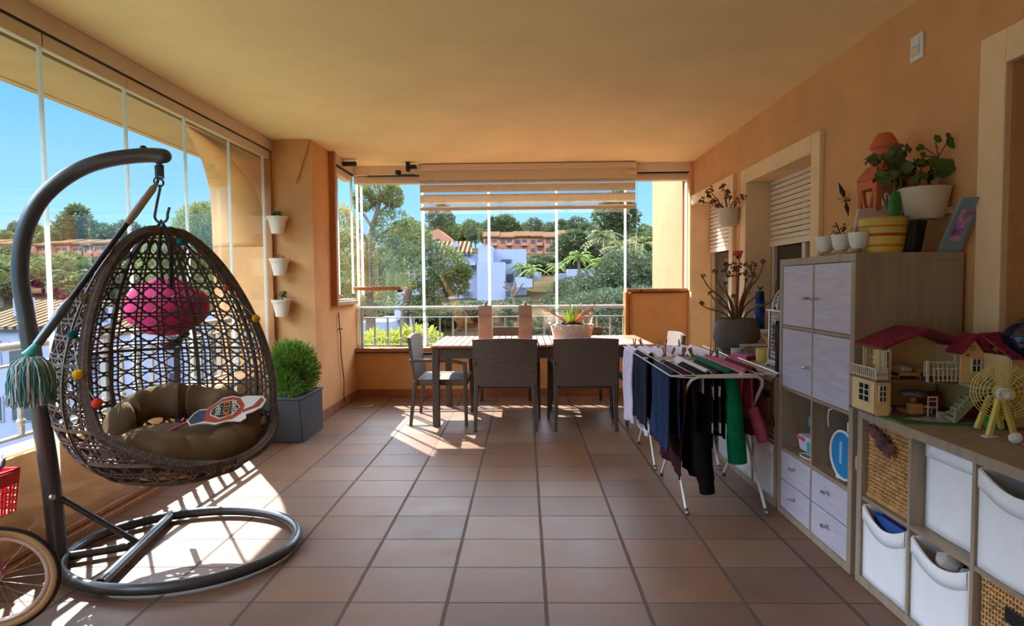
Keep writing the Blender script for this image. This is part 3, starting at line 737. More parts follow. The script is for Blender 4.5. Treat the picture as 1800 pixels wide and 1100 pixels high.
# cushion
def cushf(u, v):
    a = 2*pi*u; b = 2*pi*v
    d = cos(a-(AN+pi*.72)); lift = .20*max(0, d)**1.5 + .03*sin(3*a)
    lump = 1+.10*sin(7*a+1)+.05*noise.noise(V((cos(a)*3, sin(a)*3, b)))+.05*noise.noise(V((cos(a)*9, sin(a)*9, cos(b)*2)))
    r_ = .092*lump
    tt_ = .17+lift*.5
    dl = a-AN; cs = cos(dl); lim = er(.12+lift*.5)*.93
    if cs > .05: lim = min(lim, dd_(tt_)*1.02/cs)
    cx = ERX*lim; cy = ERY*lim; q_ = sqrt((cx*cos(a))**2+(cy*sin(a))**2)
    # seam pinch
    r_ *= 1-.20*max(0, cos(7*a))**14
    k_ = (q_-r_+r_*cos(b))/q_
    return (EX-.012+cx*k_*cos(a), EY+cy*k_*sin(a), EZ0+.185+lift+r_*1.05*sin(b))
m = MB().sheet(cushf, 96, 20)
cu = thing('seat_cushion', 'taupe bolstered cushion lying inside the egg chair', 'cushion', (EX, EY, EZ0+.1))
obj('bolster', m, M_['cushion'], cu)
obj('seat_pad', MB().ball((EX-.02, EY+.02, EZ0+.195), .29, 28, 14, 1.12, .85, .30, lump=.12), M_['cushion'], cu)
# board with lettering, lying on the cushion
# local frame: u towards right-up of the photo, v away
Bo = V((-1.585, 3.14, .735)); bu = V((.93,.30,.10)).normalized(); bn = V((-.12,-.62,.92)).normalized(); bv = bn.cross(bu).normalized(); bn = bu.cross(bv).normalized()
def bp(a, b, h=0): return Bo + bu*a*.80 + bv*b*.86 + bn*h
sg = thing('cut_out_sign', 'cut-out board with green hexagon reading SANTA STOP HERE, lying on the cushion', 'sign', Bo)
outl = [(-.235,-.045),(-.20,.02),(-.165,.045),(-.12,.04),(-.03,.125),(.03,.13),(.08,.105),(.12,.11),(.225,.085),(.245,.04),(.22,-.02),(.16,-.055),(.12,-.065),(.125,-.10),(.09,-.125),(.05,-.11),(.0,-.10),(-.06,-.115),(-.12,-.09),(-.17,-.085),(-.21,-.09)]
bm2 = MB().prism([bp(a,b) for a,b in outl], bn*.006)
obj('board', bm2, M_['white'], sg)
def patch(poly, name, mt_, h): obj(name, MB().prism([bp(a,b,h) for a,b in poly], bn*.0015), mt_, sg)
patch([(-.225,-.045),(-.195,.01),(-.165,.034),(-.125,.028),(-.13,-.07),(-.17,-.075),(-.205,-.08)], 'blue_patch', mat('navy paint', (50,66,100), .6, var=0), .0062)
patch([(-.13,-.07),(-.125,.028),(-.03,.112),(.03,.118),(.08,.095),(.11,.02),(.09,-.05),(.04,-.09),(-.06,-.10)], 'red_patch', mat('brick red paint', (176,66,44), .6, var=0), .0062)
patch([(.10,-.045),(.20,-.012),(.232,.04),(.214,.073),(.19,.04),(.16,.0),(.10,-.02)], 'red_patch', mat('brick red edge', (160,70,50), .6, var=0), .0062)
patch([(-.10,-.025),(-.04,-.075),(.045,-.055),(.085,.01),(.04,.085),(-.035,.08),(-.095,.02)], 'white_border', M_['white'], .008)
patch([(-.093,-.022),(-.037,-.067),(.04,-.048),(.076,.01),(.036,.077),(-.032,.072),(-.088,.018)], 'green_panel', mat('dark green paint', (28,74,60), .6, var=0), .0098)
def text_on(txt, size, o, ux, uy, mt_, parent, ext=.001, name='lettering', font=None):
    cu_ = bpy.data.curves.new(name, 'FONT'); cu_.body = txt; cu_.size = size; cu_.extrude = ext; cu_.align_x = 'CENTER'; cu_.align_y = 'CENTER'; cu_.resolution_u = 3
    ob = bpy.data.objects.new('tmp', cu_); C.objects.link(ob); dg = bpy.context.evaluated_depsgraph_get(); me = bpy.data.meshes.new_from_object(ob.evaluated_get(dg)); bpy.data.objects.remove(ob)
    ux = V(ux).normalized(); un = ux.cross(V(uy)).normalized(); uy = un.cross(ux)
    M3 = Matrix((ux, uy, un)).transposed(); oo = V(o); pl = wloc(parent)
    for v_ in me.vertices: v_.co = M3 @ v_.co + oo - pl
    me.materials.clear(); me.materials.append(mt_)
    ob = bpy.data.objects.new(name, me); C.objects.link(ob); ob.parent = parent; return ob
wh = mat('white lettering', (235,232,225), .6, var=0)
text_on('SANTA', .034, bp(.044,.01,.0125), -bv, bu, wh, sg); text_on('STOP', .048, bp(-.002,.003,.0125), -bv, bu, mat('orange lettering', (226,120,60), .6, var=0), sg); text_on('HERE', .034, bp(-.052,.0,.0125), -bv, bu, wh, sg)
obj('stick', MB().tube([bp(-.20,-.03,.0), bp(-.38,-.075,-.03)], .007, 6), mat('pink wooden stick', (196,90,130), .5, var=0), sg)
# pink bag and black belt hanging behind the lattice
bg_ = thing('pink_bag', 'magenta padded bag hanging behind the top of the egg chair', 'bag', (-2.1, 3.5, 1.1))
obj('body', MB().ball((-2.13,3.53,1.275), .26, 28, 18, .98, .36, .66, lump=.12), mat('magenta fabric', (206,34,104), .8, var=.25, scale=16, bump=.3), bg_)
obj('strap', MB().tube([(-2.1,3.52,1.43),(-2.02,3.5,1.53),(-1.93,3.42,1.63),(-1.88,3.25,1.70)], .012, 5), M_['black'], bg_)
bl_ = thing('black_belt', 'long black strap dangling behind the egg chair latticework', 'strap', (-2.12, 3.54, .55))
obj('strap', MB().bar((-2.10,3.58,1.02), (-2.11,3.58,.50), .035, .008, side=(0,1,0)), M_['black'], bl_)
obj('knot', MB().ball((-2.13,3.57,1.06), .05, 10, 7, 1.3, .6, .6, lump=.5).tube([(-2.13,3.57,1.06),(-2.02,3.57,1.12)], .016, 6), M_['black'], bl_)
# pompom garland on the rim
pg = thing('pompom_garland', 'garland of felt pompoms in yellow, teal and coral draped round the egg chair', 'garland', (EX, EY, EZ1))
PC = dict(yellow=(226,170,40), teal=(30,110,116), coral=(222,76,60), sage=(110,112,84), salmon=(220,110,90), orange=(196,116,60))
def onshell(t_, s_, k=1.03): return ep(t_, AN+s_*phi0(t_), k)
gl = [((-1.915,3.06,1.672),'orange',.016),((-1.755,3.06,1.625),'teal',.02),((-2.045,2.765,1.347),'sage',.024),((-2.075,2.715,1.18),'teal',.021),((-2.01,2.655,1.004),'yellow',.024),((-1.93,2.655,.875),'coral',.022),((-1.66,3.33,1.386),'salmon',.016),((-1.50,3.33,1.215),'yellow',.022)]
line = []
for i, (p_, c_, r_) in enumerate(gl):
    p = V(p_); pm = MB().ball(p, r_*1.0, 24, 16, lump=.12, seed=i); obj('pompom', pm, mat('felt '+c_, PC[c_], .95, var=.15, scale=60, bump=.6, bscale=300, spec=.1), pg, )['label'] = c_+' felt pompom'
    line.append(p)
obj('string', MB().tube([line[0], line[2], line[3], line[4], line[5]], .002, 4).tube([line[1], line[6], line[7]], .002, 4), M_['rail'], pg)

# ---------------------------------------------------------------- mop hanging by its handle
mp_ = thing('string_mop', 'mop with teal and white strings, its black pole hanging from the stand hook', 'mop', (-2.13, 2.6, 1.1))
a_, b_ = V((-2.165,2.58,1.105)), V((-1.862,3.045,1.915)); dmo = (b_-a_)
obj('pole', MB().tube([a_+dmo*.18, a_+dmo*.80], .0125, 10), M_['black'], mp_)
obj('handle', MB().tube([a_+dmo*.74, a_+dmo*.80, a_+dmo*.97, b_], [.015,.019,.017,.008], 10), mat('grey grip', (150,140,130), .6, var=0), mp_)
obj('sleeve', MB().tube([a_+dmo*.05, a_+dmo*.2, a_+dmo*.215, a_+dmo*.29], [.019,.021,.026,.016], 10), M_['metalgrey'], mp_)
obj('hanging_loop', MB().tube([b_+V((.012*cos(2*pi*k/10),0,.016+.016*sin(2*pi*k/10))) for k in range(10)], .004, 5, closed=True), M_['black'], mp_)
obj('collar', MB().tube([a_+dmo*-.01, a_+dmo*.015, a_+dmo*.05], [.030,.022,.016], 14), mat('teal plastic', (60,170,170), .4, var=0), mp_)
rr = random.Random(3)
for nm, cc_, num in (('teal_strings', (84,132,136), 260), ('white_strings', (176,186,182), 230)):
    m = MB()
    for i in range(num):
        a = rr.uniform(0, 2*pi); q = rr.random()**.5; L_ = rr.uniform(.16,.225); p = a_+V((0,0,-.005)); pts = [p]
        ex = q*.095; x0, y0 = cos(a), sin(a)
        for k in range(1, 6):
            s_ = k/5; pts.append(p+V((x0*ex*(1-(1-s_)**3.2), y0*ex*.75*(1-(1-s_)**3.2), .012*sin(pi*min(1,s_*1.5))-L_*s_**1.25*(.75+.25*s_)))+V((rr.uniform(-.006,.006), rr.uniform(-.006,.006), 0)))
        m.tube(pts, .0034, 4, cap=False)
    obj(nm, m, mat(nm, cc_, .9, var=.1), mp_)
# ---------------------------------------------------------------- planter with shrub, wall pots
pl = thing('square_planter', 'tapered charcoal square planter on the floor beside the left pillar', 'planter', (-2.12, 5.57, 0))
def frust(m, x0,x1,y0,y1,z0, X0,X1,Y0_,Y1_,z1): return m.quadbox([(x0,y0,z0),(x1,y0,z0),(x1,y1,z0),(x0,y1,z0),(X0,Y0_,z1),(X1,Y0_,z1),(X1,Y1_,z1),(X0,Y1_,z1)])
CH = mat('charcoal planter', (66,66,70), .8, var=.08, scale=5, bump=.2, bscale=60)
m = frust(MB(), -2.31,-1.985,5.27,5.82,0, -2.34,-2.0+.0,5.25,5.86,.385)
obj('body', m, CH, pl, bevel=.008)
obj('rim', MB().box(-2.345,-1.99,5.245,5.275,.385,.40).box(-2.345,-1.99,5.835,5.865,.385,.40).box(-2.345,-2.31,5.275,5.835,.385,.40).box(-2.02,-1.99,5.275,5.835,.385,.40), CH, pl, bevel=.004)
obj('soil', MB().box(-2.31,-2.02,5.275,5.835,.37,.39), M_['soil'], pl)
def foliage(m, blobs, n, L_, W_, rnd, upb=.2, cluster=1):
    for i in range(n):
        c, r = blobs[rnd.randrange(len(blobs))]
        while True:
            d = V((rnd.uniform(-1,1), rnd.uniform(-1,1), rnd.uniform(-1,1)))
            if .1 < d.length < 1: break
        d = d.normalized()*(d.length**.45); p = V(c)+V((d.x*r[0], d.y*r[1], d.z*r[2]))
        for q in range(cluster):
            o = V((rnd.uniform(-1,1), rnd.uniform(-1,1), rnd.uniform(-1,1)))
            dd = (d + o*.8 + V((0,0,upb)))
            m.leaf(p+o*L_*.6*(cluster > 1), dd, V((rnd.uniform(-1,1), rnd.uniform(-1,1), rnd.uniform(-.4,1))), L_*rnd.uniform(.7,1.3), W_, .3)
    return m
rr = random.Random(11)
sh = thing('potted_shrub', 'bushy bright green conifer shrub in the charcoal planter', 'shrub', (-2.15, 5.55, .39))
blobs = [((-2.14,5.6,.66),(.13,.2,.2)),((-2.22,5.55,.68),(.12,.18,.18)),((-2.10,5.65,.58),(.10,.15,.15)),((-2.16,5.5,.5),(.11,.18,.12)),((-2.3,5.6,.62),(.1,.15,.14))]
obj('foliage', foliage(MB(), blobs, 2600, .055, .009, rr, .6, 3), mat('bright conifer green', (98,138,44), .6, var=.35, scale=9, trans=.3), sh)
m = MB()
for k in range(8): m.tube([(-2.16+rr.uniform(-.03,.03),5.55+rr.uniform(-.04,.04),.38),(-2.16+rr.uniform(-.1,.1),5.55+rr.uniform(-.1,.1),.68)], .006, 5)
obj('stem', m, M_['stem'], sh)
PW = mat('white wall pot', (222,206,186), .6, var=.03)
for i, (px_, z_, lab) in enumerate(((-2.445, 2.0, 'white half pot on the left pillar, topmost of three, with dark green leaves'), (-2.435, 1.585, 'white half pot on the left pillar, the middle one, with dried twigs'), (-2.425, 1.175, 'white half pot on the left pillar, lowest of three, holding a small jade sprig'))):
    wp = thing('wall_pot', lab, 'pot', (px_, YP-.07, z_-.09), 'white pots on the left pillar')
    prof = [(.052,-.085),(.078,.05),(.084,.05),(.094,.085),(.086,.085),(.074,.05),(.05,-.07),(0,-.07)]
    obj('body', MB().lathe(prof, (px_, YP-.085, z_), 22, 1.12, .85), PW, wp)
    obj('soil', MB().lathe([(0,.055),(.078,.055)], (px_, YP-.085, z_), 16, 1.1, .85), M_['soil'], wp)
    m = MB()
    if i == 0:
        for k in range(46):
            a = rr.uniform(0,6.28); q = rr.uniform(0,.05); m.leafround((px_+q*cos(a), YP-.085+q*sin(a), z_+.08+rr.uniform(0,.05)), (cos(a),sin(a),.6), .018, 6)
        obj('leaves', m, M_['leaf'], wp)
    elif i == 1:
        for k in range(9):
            a = rr.uniform(0,6.28); m.tube([(px_+.02*cos(a),YP-.085+.02*sin(a),z_+.05),(px_+.04*cos(a),YP-.085,z_+.1+rr.uniform(0,.03)),(px_+.08*cos(a),YP-.085+.03*sin(a),z_+.08)], .002, 4)
        obj('dry_twigs', m, M_['stem'], wp)
    else:
        m.tube([(px_+.01,YP-.085,z_+.02),(px_+.005,YP-.085,z_+.15)], .005, 5)
        obj('stem', m, M_['black'], wp); m = MB()
        for k in range(16):
            a = rr.uniform(0,6.28); m.leafround((px_+.015+.03*cos(a), YP-.085+.03*sin(a), z_+.12+rr.uniform(-.01,.05)), (cos(a),sin(a),.5), .017, 6)
        obj('leaves', m, M_['leafd'], wp)

# ---------------------------------------------------------------- storage units along the right wall
UX0, UX1 = 1.535, 2.03
def bay_frame(y0, y1, z0, z1, ncol, nrow, t0=.038, td=.017):
    m = MB(); m.box(UX0, UX1, y0, y1, z0, z0+t0); m.box(UX0, UX1, y0, y1, z1-t0, z1); m.box(UX0, UX1, y0, y0+t0, z0+t0, z1-t0); m.box(UX0, UX1, y1-t0, y1, z0+t0, z1-t0)
    cw = (y1-y0-2*t0-(ncol-1)*td)/ncol; chh = (z1-z0-2*t0-(nrow-1)*td)/nrow
    shelves = MB(); divs = MB()
    for c in range(1, ncol): yy = y0+t0+c*cw+(c-1)*td; divs.box(UX0+.003, UX1-.004, yy, yy+td, z0+t0, z1-t0)
    for r in range(1, nrow): zz_ = z0+t0+r*chh+(r-1)*td; shelves.box(UX0+.005, UX1-.005, y0+t0, y1-t0, zz_, zz_+td)
    def cell(c, r):   # (ya, yb, za, zb)
        ya = y0+t0+c*(cw+td); za = z0+t0+r*(chh+td); return ya, ya+cw, za, za+chh
    return m, shelves, divs, cell
def unit(name, lab, y0, y1, z0, z1, nc, nr, back=True):
    u = thing(name, lab, 'shelving unit' if name == 'cube_shelf' else 'cabinet', ((UX0+UX1)/2, (y0+y1)/2, 0))
    fr, sh_, dv, cell = bay_frame(y0, y1, z0, z1, nc, nr)
    obj('frame', fr, M_['oak'], u, bevel=.002)
    obj('shelf', sh_, M_['oakh'], u, bevel=.001); obj('divider', dv, M_['oak'], u, bevel=.001)
    obj('back_panel', MB().box(UX1-.004, UX1+.004, y0+.02, y1-.02, z0+.02, z1-.02), M_['oak'], u)
    return u, cell
def canvas_bin(cell, lab, dx=0.0, sag=.05, gap=.03, fill=None):
    ya, yb_, za, zb = cell; y0, y1 = ya+.012, yb_-.012; x0, x1 = UX0+.01-dx, UX1-.04; z0, z1 = za+.003, zb-gap
    b = thing('fabric_bin', lab, 'bin', ((x0+x1)/2, (y0+y1)/2, z0), 'white fabric bins in the cube shelves')
    nb = 10
    m = MB()
    def side(p, q, sg_):
        def f(u, v):
            x = p[0]+(q[0]-p[0])*u; y = p[1]+(q[1]-p[1])*u; zt_ = z1-sg_*sin(pi*u); z = z0+(zt_-z0)*v
            w = .004*sin(5*u+3*v)*sin(pi*u)+.006*sin(pi*u)*(v > .8)
            n = V((q[1]-p[1], -(q[0]-p[0]), 0)).normalized(); return (x+n.x*w, y+n.y*w, z)
        m.sheet(f, nb, nb)
    A, B, Cc, D = (x0,y1), (x0,y0), (x1,y0), (x1,y1)
    side(A, B, sag); side(B, Cc, 0.0); side(Cc, D, .0); side(D, A, 0.0)
    m.box(x0+.003, x1-.003, y0+.003, y1-.003, z0, z0+.006)
    obj('body', m, M_['canvas'], b, solid=.006)
    m = MB().sheet(lambda u, v: (x0-.007, y1-(y1-y0)*u, z1-.065-sag*sin(pi*u)*.9+v*.062), 10, 2)
    obj('hem', m, M_['canvas'], b, solid=.003)
    if fill:
        m = MB(); r_ = random.Random(sum(map(ord, fill)))
        if fill == 'books':
            for k in range(3): 
                o = thing('picture_book', ['blue', 'violet', 'pink'][k]+' picture book standing in the fabric bin beneath the wicker basket', 'book', (x0+.05+k*.03, (y0+y1)/2, z0+.05), 'picture books in the fabric bin')
                obj('cover', MB().cbox((x0+.035+k*.035, (y0+y1)/2, (z0+z1)/2+.0), (.012, (y1-y0)*.8, (z1-z0)*.86)), mat('book cover %d' % k, [(60,100,180),(120,60,140),(200,80,120)][k], .4, var=.2), o)
        else:
            for k in range(4):
                o = thing('soft_toy', ['grey', 'brown', 'white', 'tan'][k]+' soft toy peeking out of the fabric bin', 'toy', (x0+.06+k*.05, y0+.06+k*.05, z1-.12), 'soft toys in the fabric bin')
                obj('body', MB().ball((x0+.07+(k % 2)*.08, y0+.07+k*.065, z1-.075), .05, 12, 8, lump=.3, seed=k), mat('plush %d' % k, [(150,150,150),(120,80,60),(210,200,190),(170,130,90)][k], .95), o)
    return b
def wicker_basket(cell, lab, mt_=None, dx=0.0, gap=.012, handle=True):
    mt_ = mt_ or M_['wicker']
    ya, yb_, za, zb = cell; y0, y1 = ya+.012, yb_-.012; x0, x1 = UX0+.03-dx, UX1-.04; z0, z1 = za+.002, zb-gap
    b = thing('wicker_basket', lab, 'basket', ((x0+x1)/2, (y0+y1)/2, z0), 'wicker baskets in the cube shelves')
    m = MB(); nr_ = 19; npost = 22; hh = z1-z0
    for r in range(nr_):
        z = z0+.01+hh*.96*r/(nr_-1); pts = []
        per = [(x0,y1),(x0,y0),(x1,y0),(x1,y1)]
        for s_ in range(4):
            p, q = per[s_], per[(s_+1) % 4]; n_ = npost if s_ in (0,) else 8
            nx, ny = (q[1]-p[1]), -(q[0]-p[0]); l_ = sqrt(nx*nx+ny*ny); nx /= l_; ny /= l_
            for k in range(n_):
                u = k/n_; w = .0035*(1 if (k+r) % 2 else -1); pts.append((p[0]+(q[0]-p[0])*u+nx*w, p[1]+(q[1]-p[1])*u+ny*w, z))
        m.tube(pts, .0048, 4, closed=True)
    for k in range(npost+1):
        u = k/npost; m.tube([(x0, y1+(y0-y1)*u, z0), (x0, y1+(y0-y1)*u, z1)], .0036, 4)
    for k in range(9):
        u = k/8; m.tube([(x0+(x1-x0)*u, y0, z0), (x0+(x1-x0)*u, y0, z1)], .0036, 4)
    obj('weave', m, mt_, b)
    obj('border', MB().tube([(x0,y0,z1),(x1,y0,z1),(x1,y1,z1),(x0,y1,z1)], .009, 6, closed=True), mt_, b)
    obj('base_band', MB().tube([(x0-.004,y0,z0+.012),(x0-.004,y1,z0+.012)], .011, 6), mt_, b)
    obj('dark_sheet', MB().box(x0+.012, x0+.015, y0+.01, y1-.01, z0+.01, z1-.06).box(x0+.012,x1-.01,y0+.01,y0+.013,z0+.01,z1-.06).box(x0+.012,x1-.01,y0+.01,y1-.01,z0+.01,z0+.013), mat('basket shade liner', (46,32,22), .9, var=.1), b)  # dark sheets behind the weave, coloured to stand in for shade inside
    if handle: obj('handle_slot', MB().box(x0-.009, x0-.002, (y0+y1)/2-.05, (y0+y1)/2+.05, z1-.10, z1-.05), M_['black'], b, bevel=.004)
    return b
# near low unit
NU, nc_ = unit('cube_shelf', 'long low grey oak cube shelf nearest the camera, carrying the doll house', 1.355, 2.795, 0, .805, 4, 2)
TZ = .805
wicker_basket(nc_(3,1), 'honey wicker basket under the doll house corner, nearest the tall cabinet', handle=False)
hb = thing('dark_scarf', 'dark printed scarf bundled over the rim of the wicker basket', 'scarf', (UX0, 2.62, .70))
obj('fabric', MB().ball((UX0+.01,2.70,.735),.026,16,10,.5,1.6,.7,lump=.6,seed=1).ball((UX0+.005,2.655,.722),.03,16,10,.5,1.3,.8,lump=.6,seed=2).ball((UX0+.0,2.60,.70),.034,16,10,.5,1.2,1,lump=.6,seed=3).ball((UX0+.0,2.56,.68),.03,16,10,.5,1,1,lump=.6,seed=4), mat('dark printed cotton', (60,44,50), .9, rgb2=(120,70,76), scale=40), hb)
canvas_bin(nc_(3,0), 'white fabric bin under the wicker basket, sagging front, books inside', .0, .06, .02, 'books')
canvas_bin(nc_(2,1), 'white fabric bin pushed deep into the upper row next to the wicker basket', -.05, .0, .004)
canvas_bin(nc_(2,0), 'white fabric bin with soft toys showing over its sagging front edge', .0, .055, .02, 'toys')
canvas_bin(nc_(1,1), 'white fabric bin in the upper row at the right edge of the photo', .0, .05, .01)
wicker_basket(nc_(1,0), 'honey wicker basket in the lower row at the bottom right corner of the photo')
# far low unit
FU, fc_ = unit('cube_shelf', 'low grey oak cube shelf behind the clothes racks, topped with pots and candles', 3.69, 5.22, 0, .805, 4, 2)
wicker_basket(fc_(0,1), 'shade-toned honey wicker basket in the far shelf right of the pink garment', M_['shadewick'])
wicker_basket(fc_(1,1), 'shade-toned honey wicker basket in the far shelf behind the pink garment', M_['shadewick'])
canvas_bin(fc_(0,0), 'white fabric bin at floor level just left of the tall cabinet', 0, .0, .012)
canvas_bin(fc_(1,0), 'white fabric bin at floor level behind the far right rack leg', 0, .0, .012)
canvas_bin(fc_(2,0), 'white fabric bin at floor level glimpsed under the green sleeve', 0, .0, .012)
canvas_bin(fc_(2,1), 'white fabric bin in the upper far shelf hidden behind the green sleeve', 0, .0, .012)
# tall cabinet
TC, tc_ = unit('tall_cabinet', 'tall grey oak cabinet with lilac doors and drawers and two open cubbies', 2.836, 3.665, 0, 1.525, 2, 4)
def front(y0, y1, z0, z1, nm, ky, kz):
    d = obj(nm, MB().box(UX0+.004, UX0+.02, y0+.003, y1-.003, z0+.003, z1-.003), M_['door'], TC, bevel=.0015)
    k = MB().tube([(UX0+.004,ky,kz),(UX0-.022,ky,kz)], .006, 8).tube([(UX0-.022,ky-.014,kz),(UX0-.024,ky+.014,kz)], .008, 8)
    kk = obj('knob', k, M_['chrome'], None, loc=(0,0,0)); kk.parent = d; kk.location = -wloc(TC)
    return d
for c in (0,1):
    a = tc_(c,3); front(a[0], a[1], a[2], a[3], 'door', a[1]-.035 if c == 0 else a[0]+.035, (a[2]+a[3])/2-.01)
a = tc_(0,2); b = tc_(1,2); front(a[0], b[1], a[2], a[3], 'door', a[1]+.045, (a[2]+a[3])/2-.02)
for c in (0,1):
    a = tc_(c,0); zm = (a[2]+a[3])/2
    front(a[0], a[1], a[2], zm, 'drawer', (a[0]+a[1])/2, (a[2]+zm)/2+.02); front(a[0], a[1], zm, a[3], 'drawer', (a[0]+a[1])/2, (zm+a[3])/2+.02)
cb = MB().tube([(UX0-.004,3.02,.755),(UX0-.01,3.04,.748),(UX0-.006,3.055,.70),(UX0-.004,3.05,.66)], .0035, 5)
tag(obj('white_cable', cb, M_['white'], loc=(UX0-.01,3.04,.66)), 'short white cable hanging over the shelf edge above the blue case', 'cable')
obj('cable_bracket', MB().box(1.72,1.80,2.824,2.836,1.02,1.035), M_['metalgrey'], TC)
# toys in the cubbies
a = tc_(1,1); zc = a[2]
TEAL = mat('teal plastic toy', (70,176,176), .4, var=0); PALE = mat('pale lilac plastic', (214,210,232), .35, var=0)
tm = thing('toy_sewing_machine', 'white and teal toy machine in the left open cubby of the tall cabinet', 'toy', (1.62, 3.36, zc))
m = MB()
m.quadbox([(1.57,3.30,zc+.03),(1.75,3.30,zc+.03),(1.75,3.46,zc+.03),(1.57,3.46,zc+.03),(1.56,3.29,zc+.12),(1.76,3.29,zc+.12),(1.76,3.47,zc+.12),(1.56,3.47,zc+.12)])
obj('base', m, PALE, tm, bevel=.012)
obj('arm', MB().ball((1.64,3.34,zc+.235), .085, 18, 12, .55, 1, 1.1), PALE, tm)
obj('neck', MB().box(1.66,1.70,3.29,3.33,zc+.10,zc+.22), PALE, tm, bevel=.008)
obj('dial', MB().tube([(1.60,3.405,zc+.20),(1.64,3.395,zc+.20)], .028, 12), TEAL, tm)
obj('plate', MB().box(1.558,1.565,3.29,3.34,zc+.04,zc+.10).ball((1.64,3.38,zc+.12),.04,12,6,1.2,1,.3), TEAL, tm)
obj('stripe', MB().box(1.556,1.563,3.37,3.46,zc+.095,zc+.113), mat('coral stripe', (214,90,96), .4, var=0), tm)
tr = thing('toy_ring', 'white plastic hoop lying in the left open cubby', 'toy', (1.57,3.38,zc))
obj('hoop', MB().tube([(1.585+.03*cos(2*pi*k/16), 3.38+.07*sin(2*pi*k/16), zc+.006) for k in range(16)], .005, 6, closed=True), M_['white'], tr)
a = tc_(0,1)
tc2 = thing('blue_toy_case', 'round blue toy case with white rim in the right open cubby', 'toy', (1.6, 2.98, zc))
m = MB().tube([(1.56,2.955,zc+.135),(1.60,2.955,zc+.135)], .118, 28)
obj('body', m, mat('bright blue plastic', (24,132,196), .4, var=0), tc2)
obj('rim', MB().tube([(1.556,2.955+.118*cos(2*pi*k/28),zc+.135+.118*sin(2*pi*k/28)) for k in range(28)], .007, 6, closed=True), M_['white'], tc2)
obj('motif', MB().box(1.553,1.560,2.965,2.985,zc+.09,zc+.20), mat('pale blue print', (150,200,226), .5, var=0), tc2)
obj('clip', MB().box(1.57,1.60,2.93,2.95,zc+.24,zc+.30).box(1.56,1.58,3.0,3.03,zc+.005,zc+.03), M_['white'], tc2)
gt = thing('green_toy', 'small green toy leaning behind the blue case', 'toy', (1.66,3.05,zc)); obj('body', MB().ball((1.66,3.06,zc+.26), .022, 10, 8, 1, 1.6, 1).tube([(1.66,3.05,zc),(1.66,3.055,zc+.25)], .012, 8), mat('toy green', (70,150,60), .5), gt)
nt_ = thing('toy_saucer', 'navy blue saucer on a stem in the top of the right open cubby', 'toy', (1.66,3.0,zc+.3)); obj('saucer', MB().ball((1.70,2.94,zc+.30), .045, 14, 6, 1, 1.2, .3).tube([(1.72,2.94,zc),(1.72,2.94,zc+.30)],.008,6), mat('navy plastic', (24,34,90), .4, var=0), nt_)

# ---------------------------------------------------------------- on top of the tall cabinet
CT = 1.525
GL = glassmat('drinking glass', (.9,.95,.96), 1.6, .02, .10)
for i, (x_, y_) in enumerate(((1.575, 3.20), (1.585, 3.06), (1.60, 2.93))):
    lab = ['small white glazed cup on a glass stand, farthest of three, soil only', 'small white glazed cup on a glass stand with a dried reddish succulent', 'small white glazed cup on a glass stand next to the striped pot'][i]
    c_ = thing('white_cup', lab, 'pot', (x_, y_, CT), 'white cups on the tall cabinet')
    obj('stand', MB().lathe([(0,0),(.036,0),(.038,.008),(.024,.014),(.026,.022),(0,.022)], (x_,y_,CT), 20, 1.1), GL, c_)
    obj('cup', MB().lathe([(.022,.022),(.036,.04),(.043,.085),(.045,.10),(.040,.10),(.036,.08),(0,.075)], (x_,y_,CT), 22, 1.1), M_['white'], c_)
    obj('soil', MB().ball((x_,y_,CT+.09), .036, 12, 6, 1.1, 1, .35, lump=.3), M_['soil'], c_)
    if i == 1:
        m = MB()
        for k in range(36):
            a = rr.uniform(0,6.28); q = rr.uniform(0,.045); m.leaf((x_+q*cos(a), y_+q*sin(a), CT+.10+rr.uniform(0,.04)), (cos(a),sin(a),rr.uniform(-.2,.8)), (0,0,1), .035, .012, .4)
        m.tube([(x_,y_,CT+.09),(x_-.03,y_,CT+.16)], .004, 5)
        obj('succulent', m, mat('dry red succulent', (120,74,58), .7, rgb2=(86,62,44), scale=30), c_)
pf = thing('small_photo_frame', 'pale pink tilted photo frame leaning behind the striped pot', 'picture frame', (1.73, 3.13, CT))
fm = Matrix.Rotation(radians(-14), 3, 'X') @ Matrix.Rotation(radians(0), 3, 'Z')
obj('frame', MB().quadbox([(1.665,3.10,CT+.10),(1.80,3.10,CT+.12),(1.80,3.12,CT+.12),(1.665,3.12,CT+.10),(1.71,3.14,CT+.235),(1.85,3.14,CT+.255),(1.85,3.16,CT+.255),(1.71,3.16,CT+.235)]), mat('pale pink frame', (206,184,176), .5, var=.03), pf, bevel=.003)
obj('foot', MB().box(1.72,1.74,3.12,3.15,CT,CT+.12), M_['stem'], pf)
STR = stripemat('striped glaze', [(0,(216,190,80)),(.17,(204,120,50)),(.24,(216,190,80)),(.46,(186,70,40)),(.54,(206,186,90)),(.70,(200,124,60)),(.76,(214,190,92)),(.93,(200,160,70))], 2, .17, 0.0, .3)
sp2 = thing('striped_pot', 'yellow pot with orange and red stripes at the front corner of the tall cabinet', 'pot', (1.70, 2.94, CT))
obj('body', MB().lathe([(.078,0),(.084,.02),(.104,.165),(.107,.168),(.100,.168),(.09,.13),(0,.13)], (1.715,2.94,CT), 32, 1.05), STR, sp2)
obj('soil', MB().lathe([(0,.14),(.093,.14)], (1.715,2.94,CT), 20, 1.05), M_['soil'], sp2)
cac = thing('cactus_plant', 'flat green cactus pad standing in the striped pot', 'cactus', (1.76, 2.93, CT+.14))
obj('pad', MB().ball((1.765,2.93,CT+.215), .075, 18, 12, .42, .25, 1.1), mat('cactus green', (56,128,50), .5, var=.15, scale=14), cac)
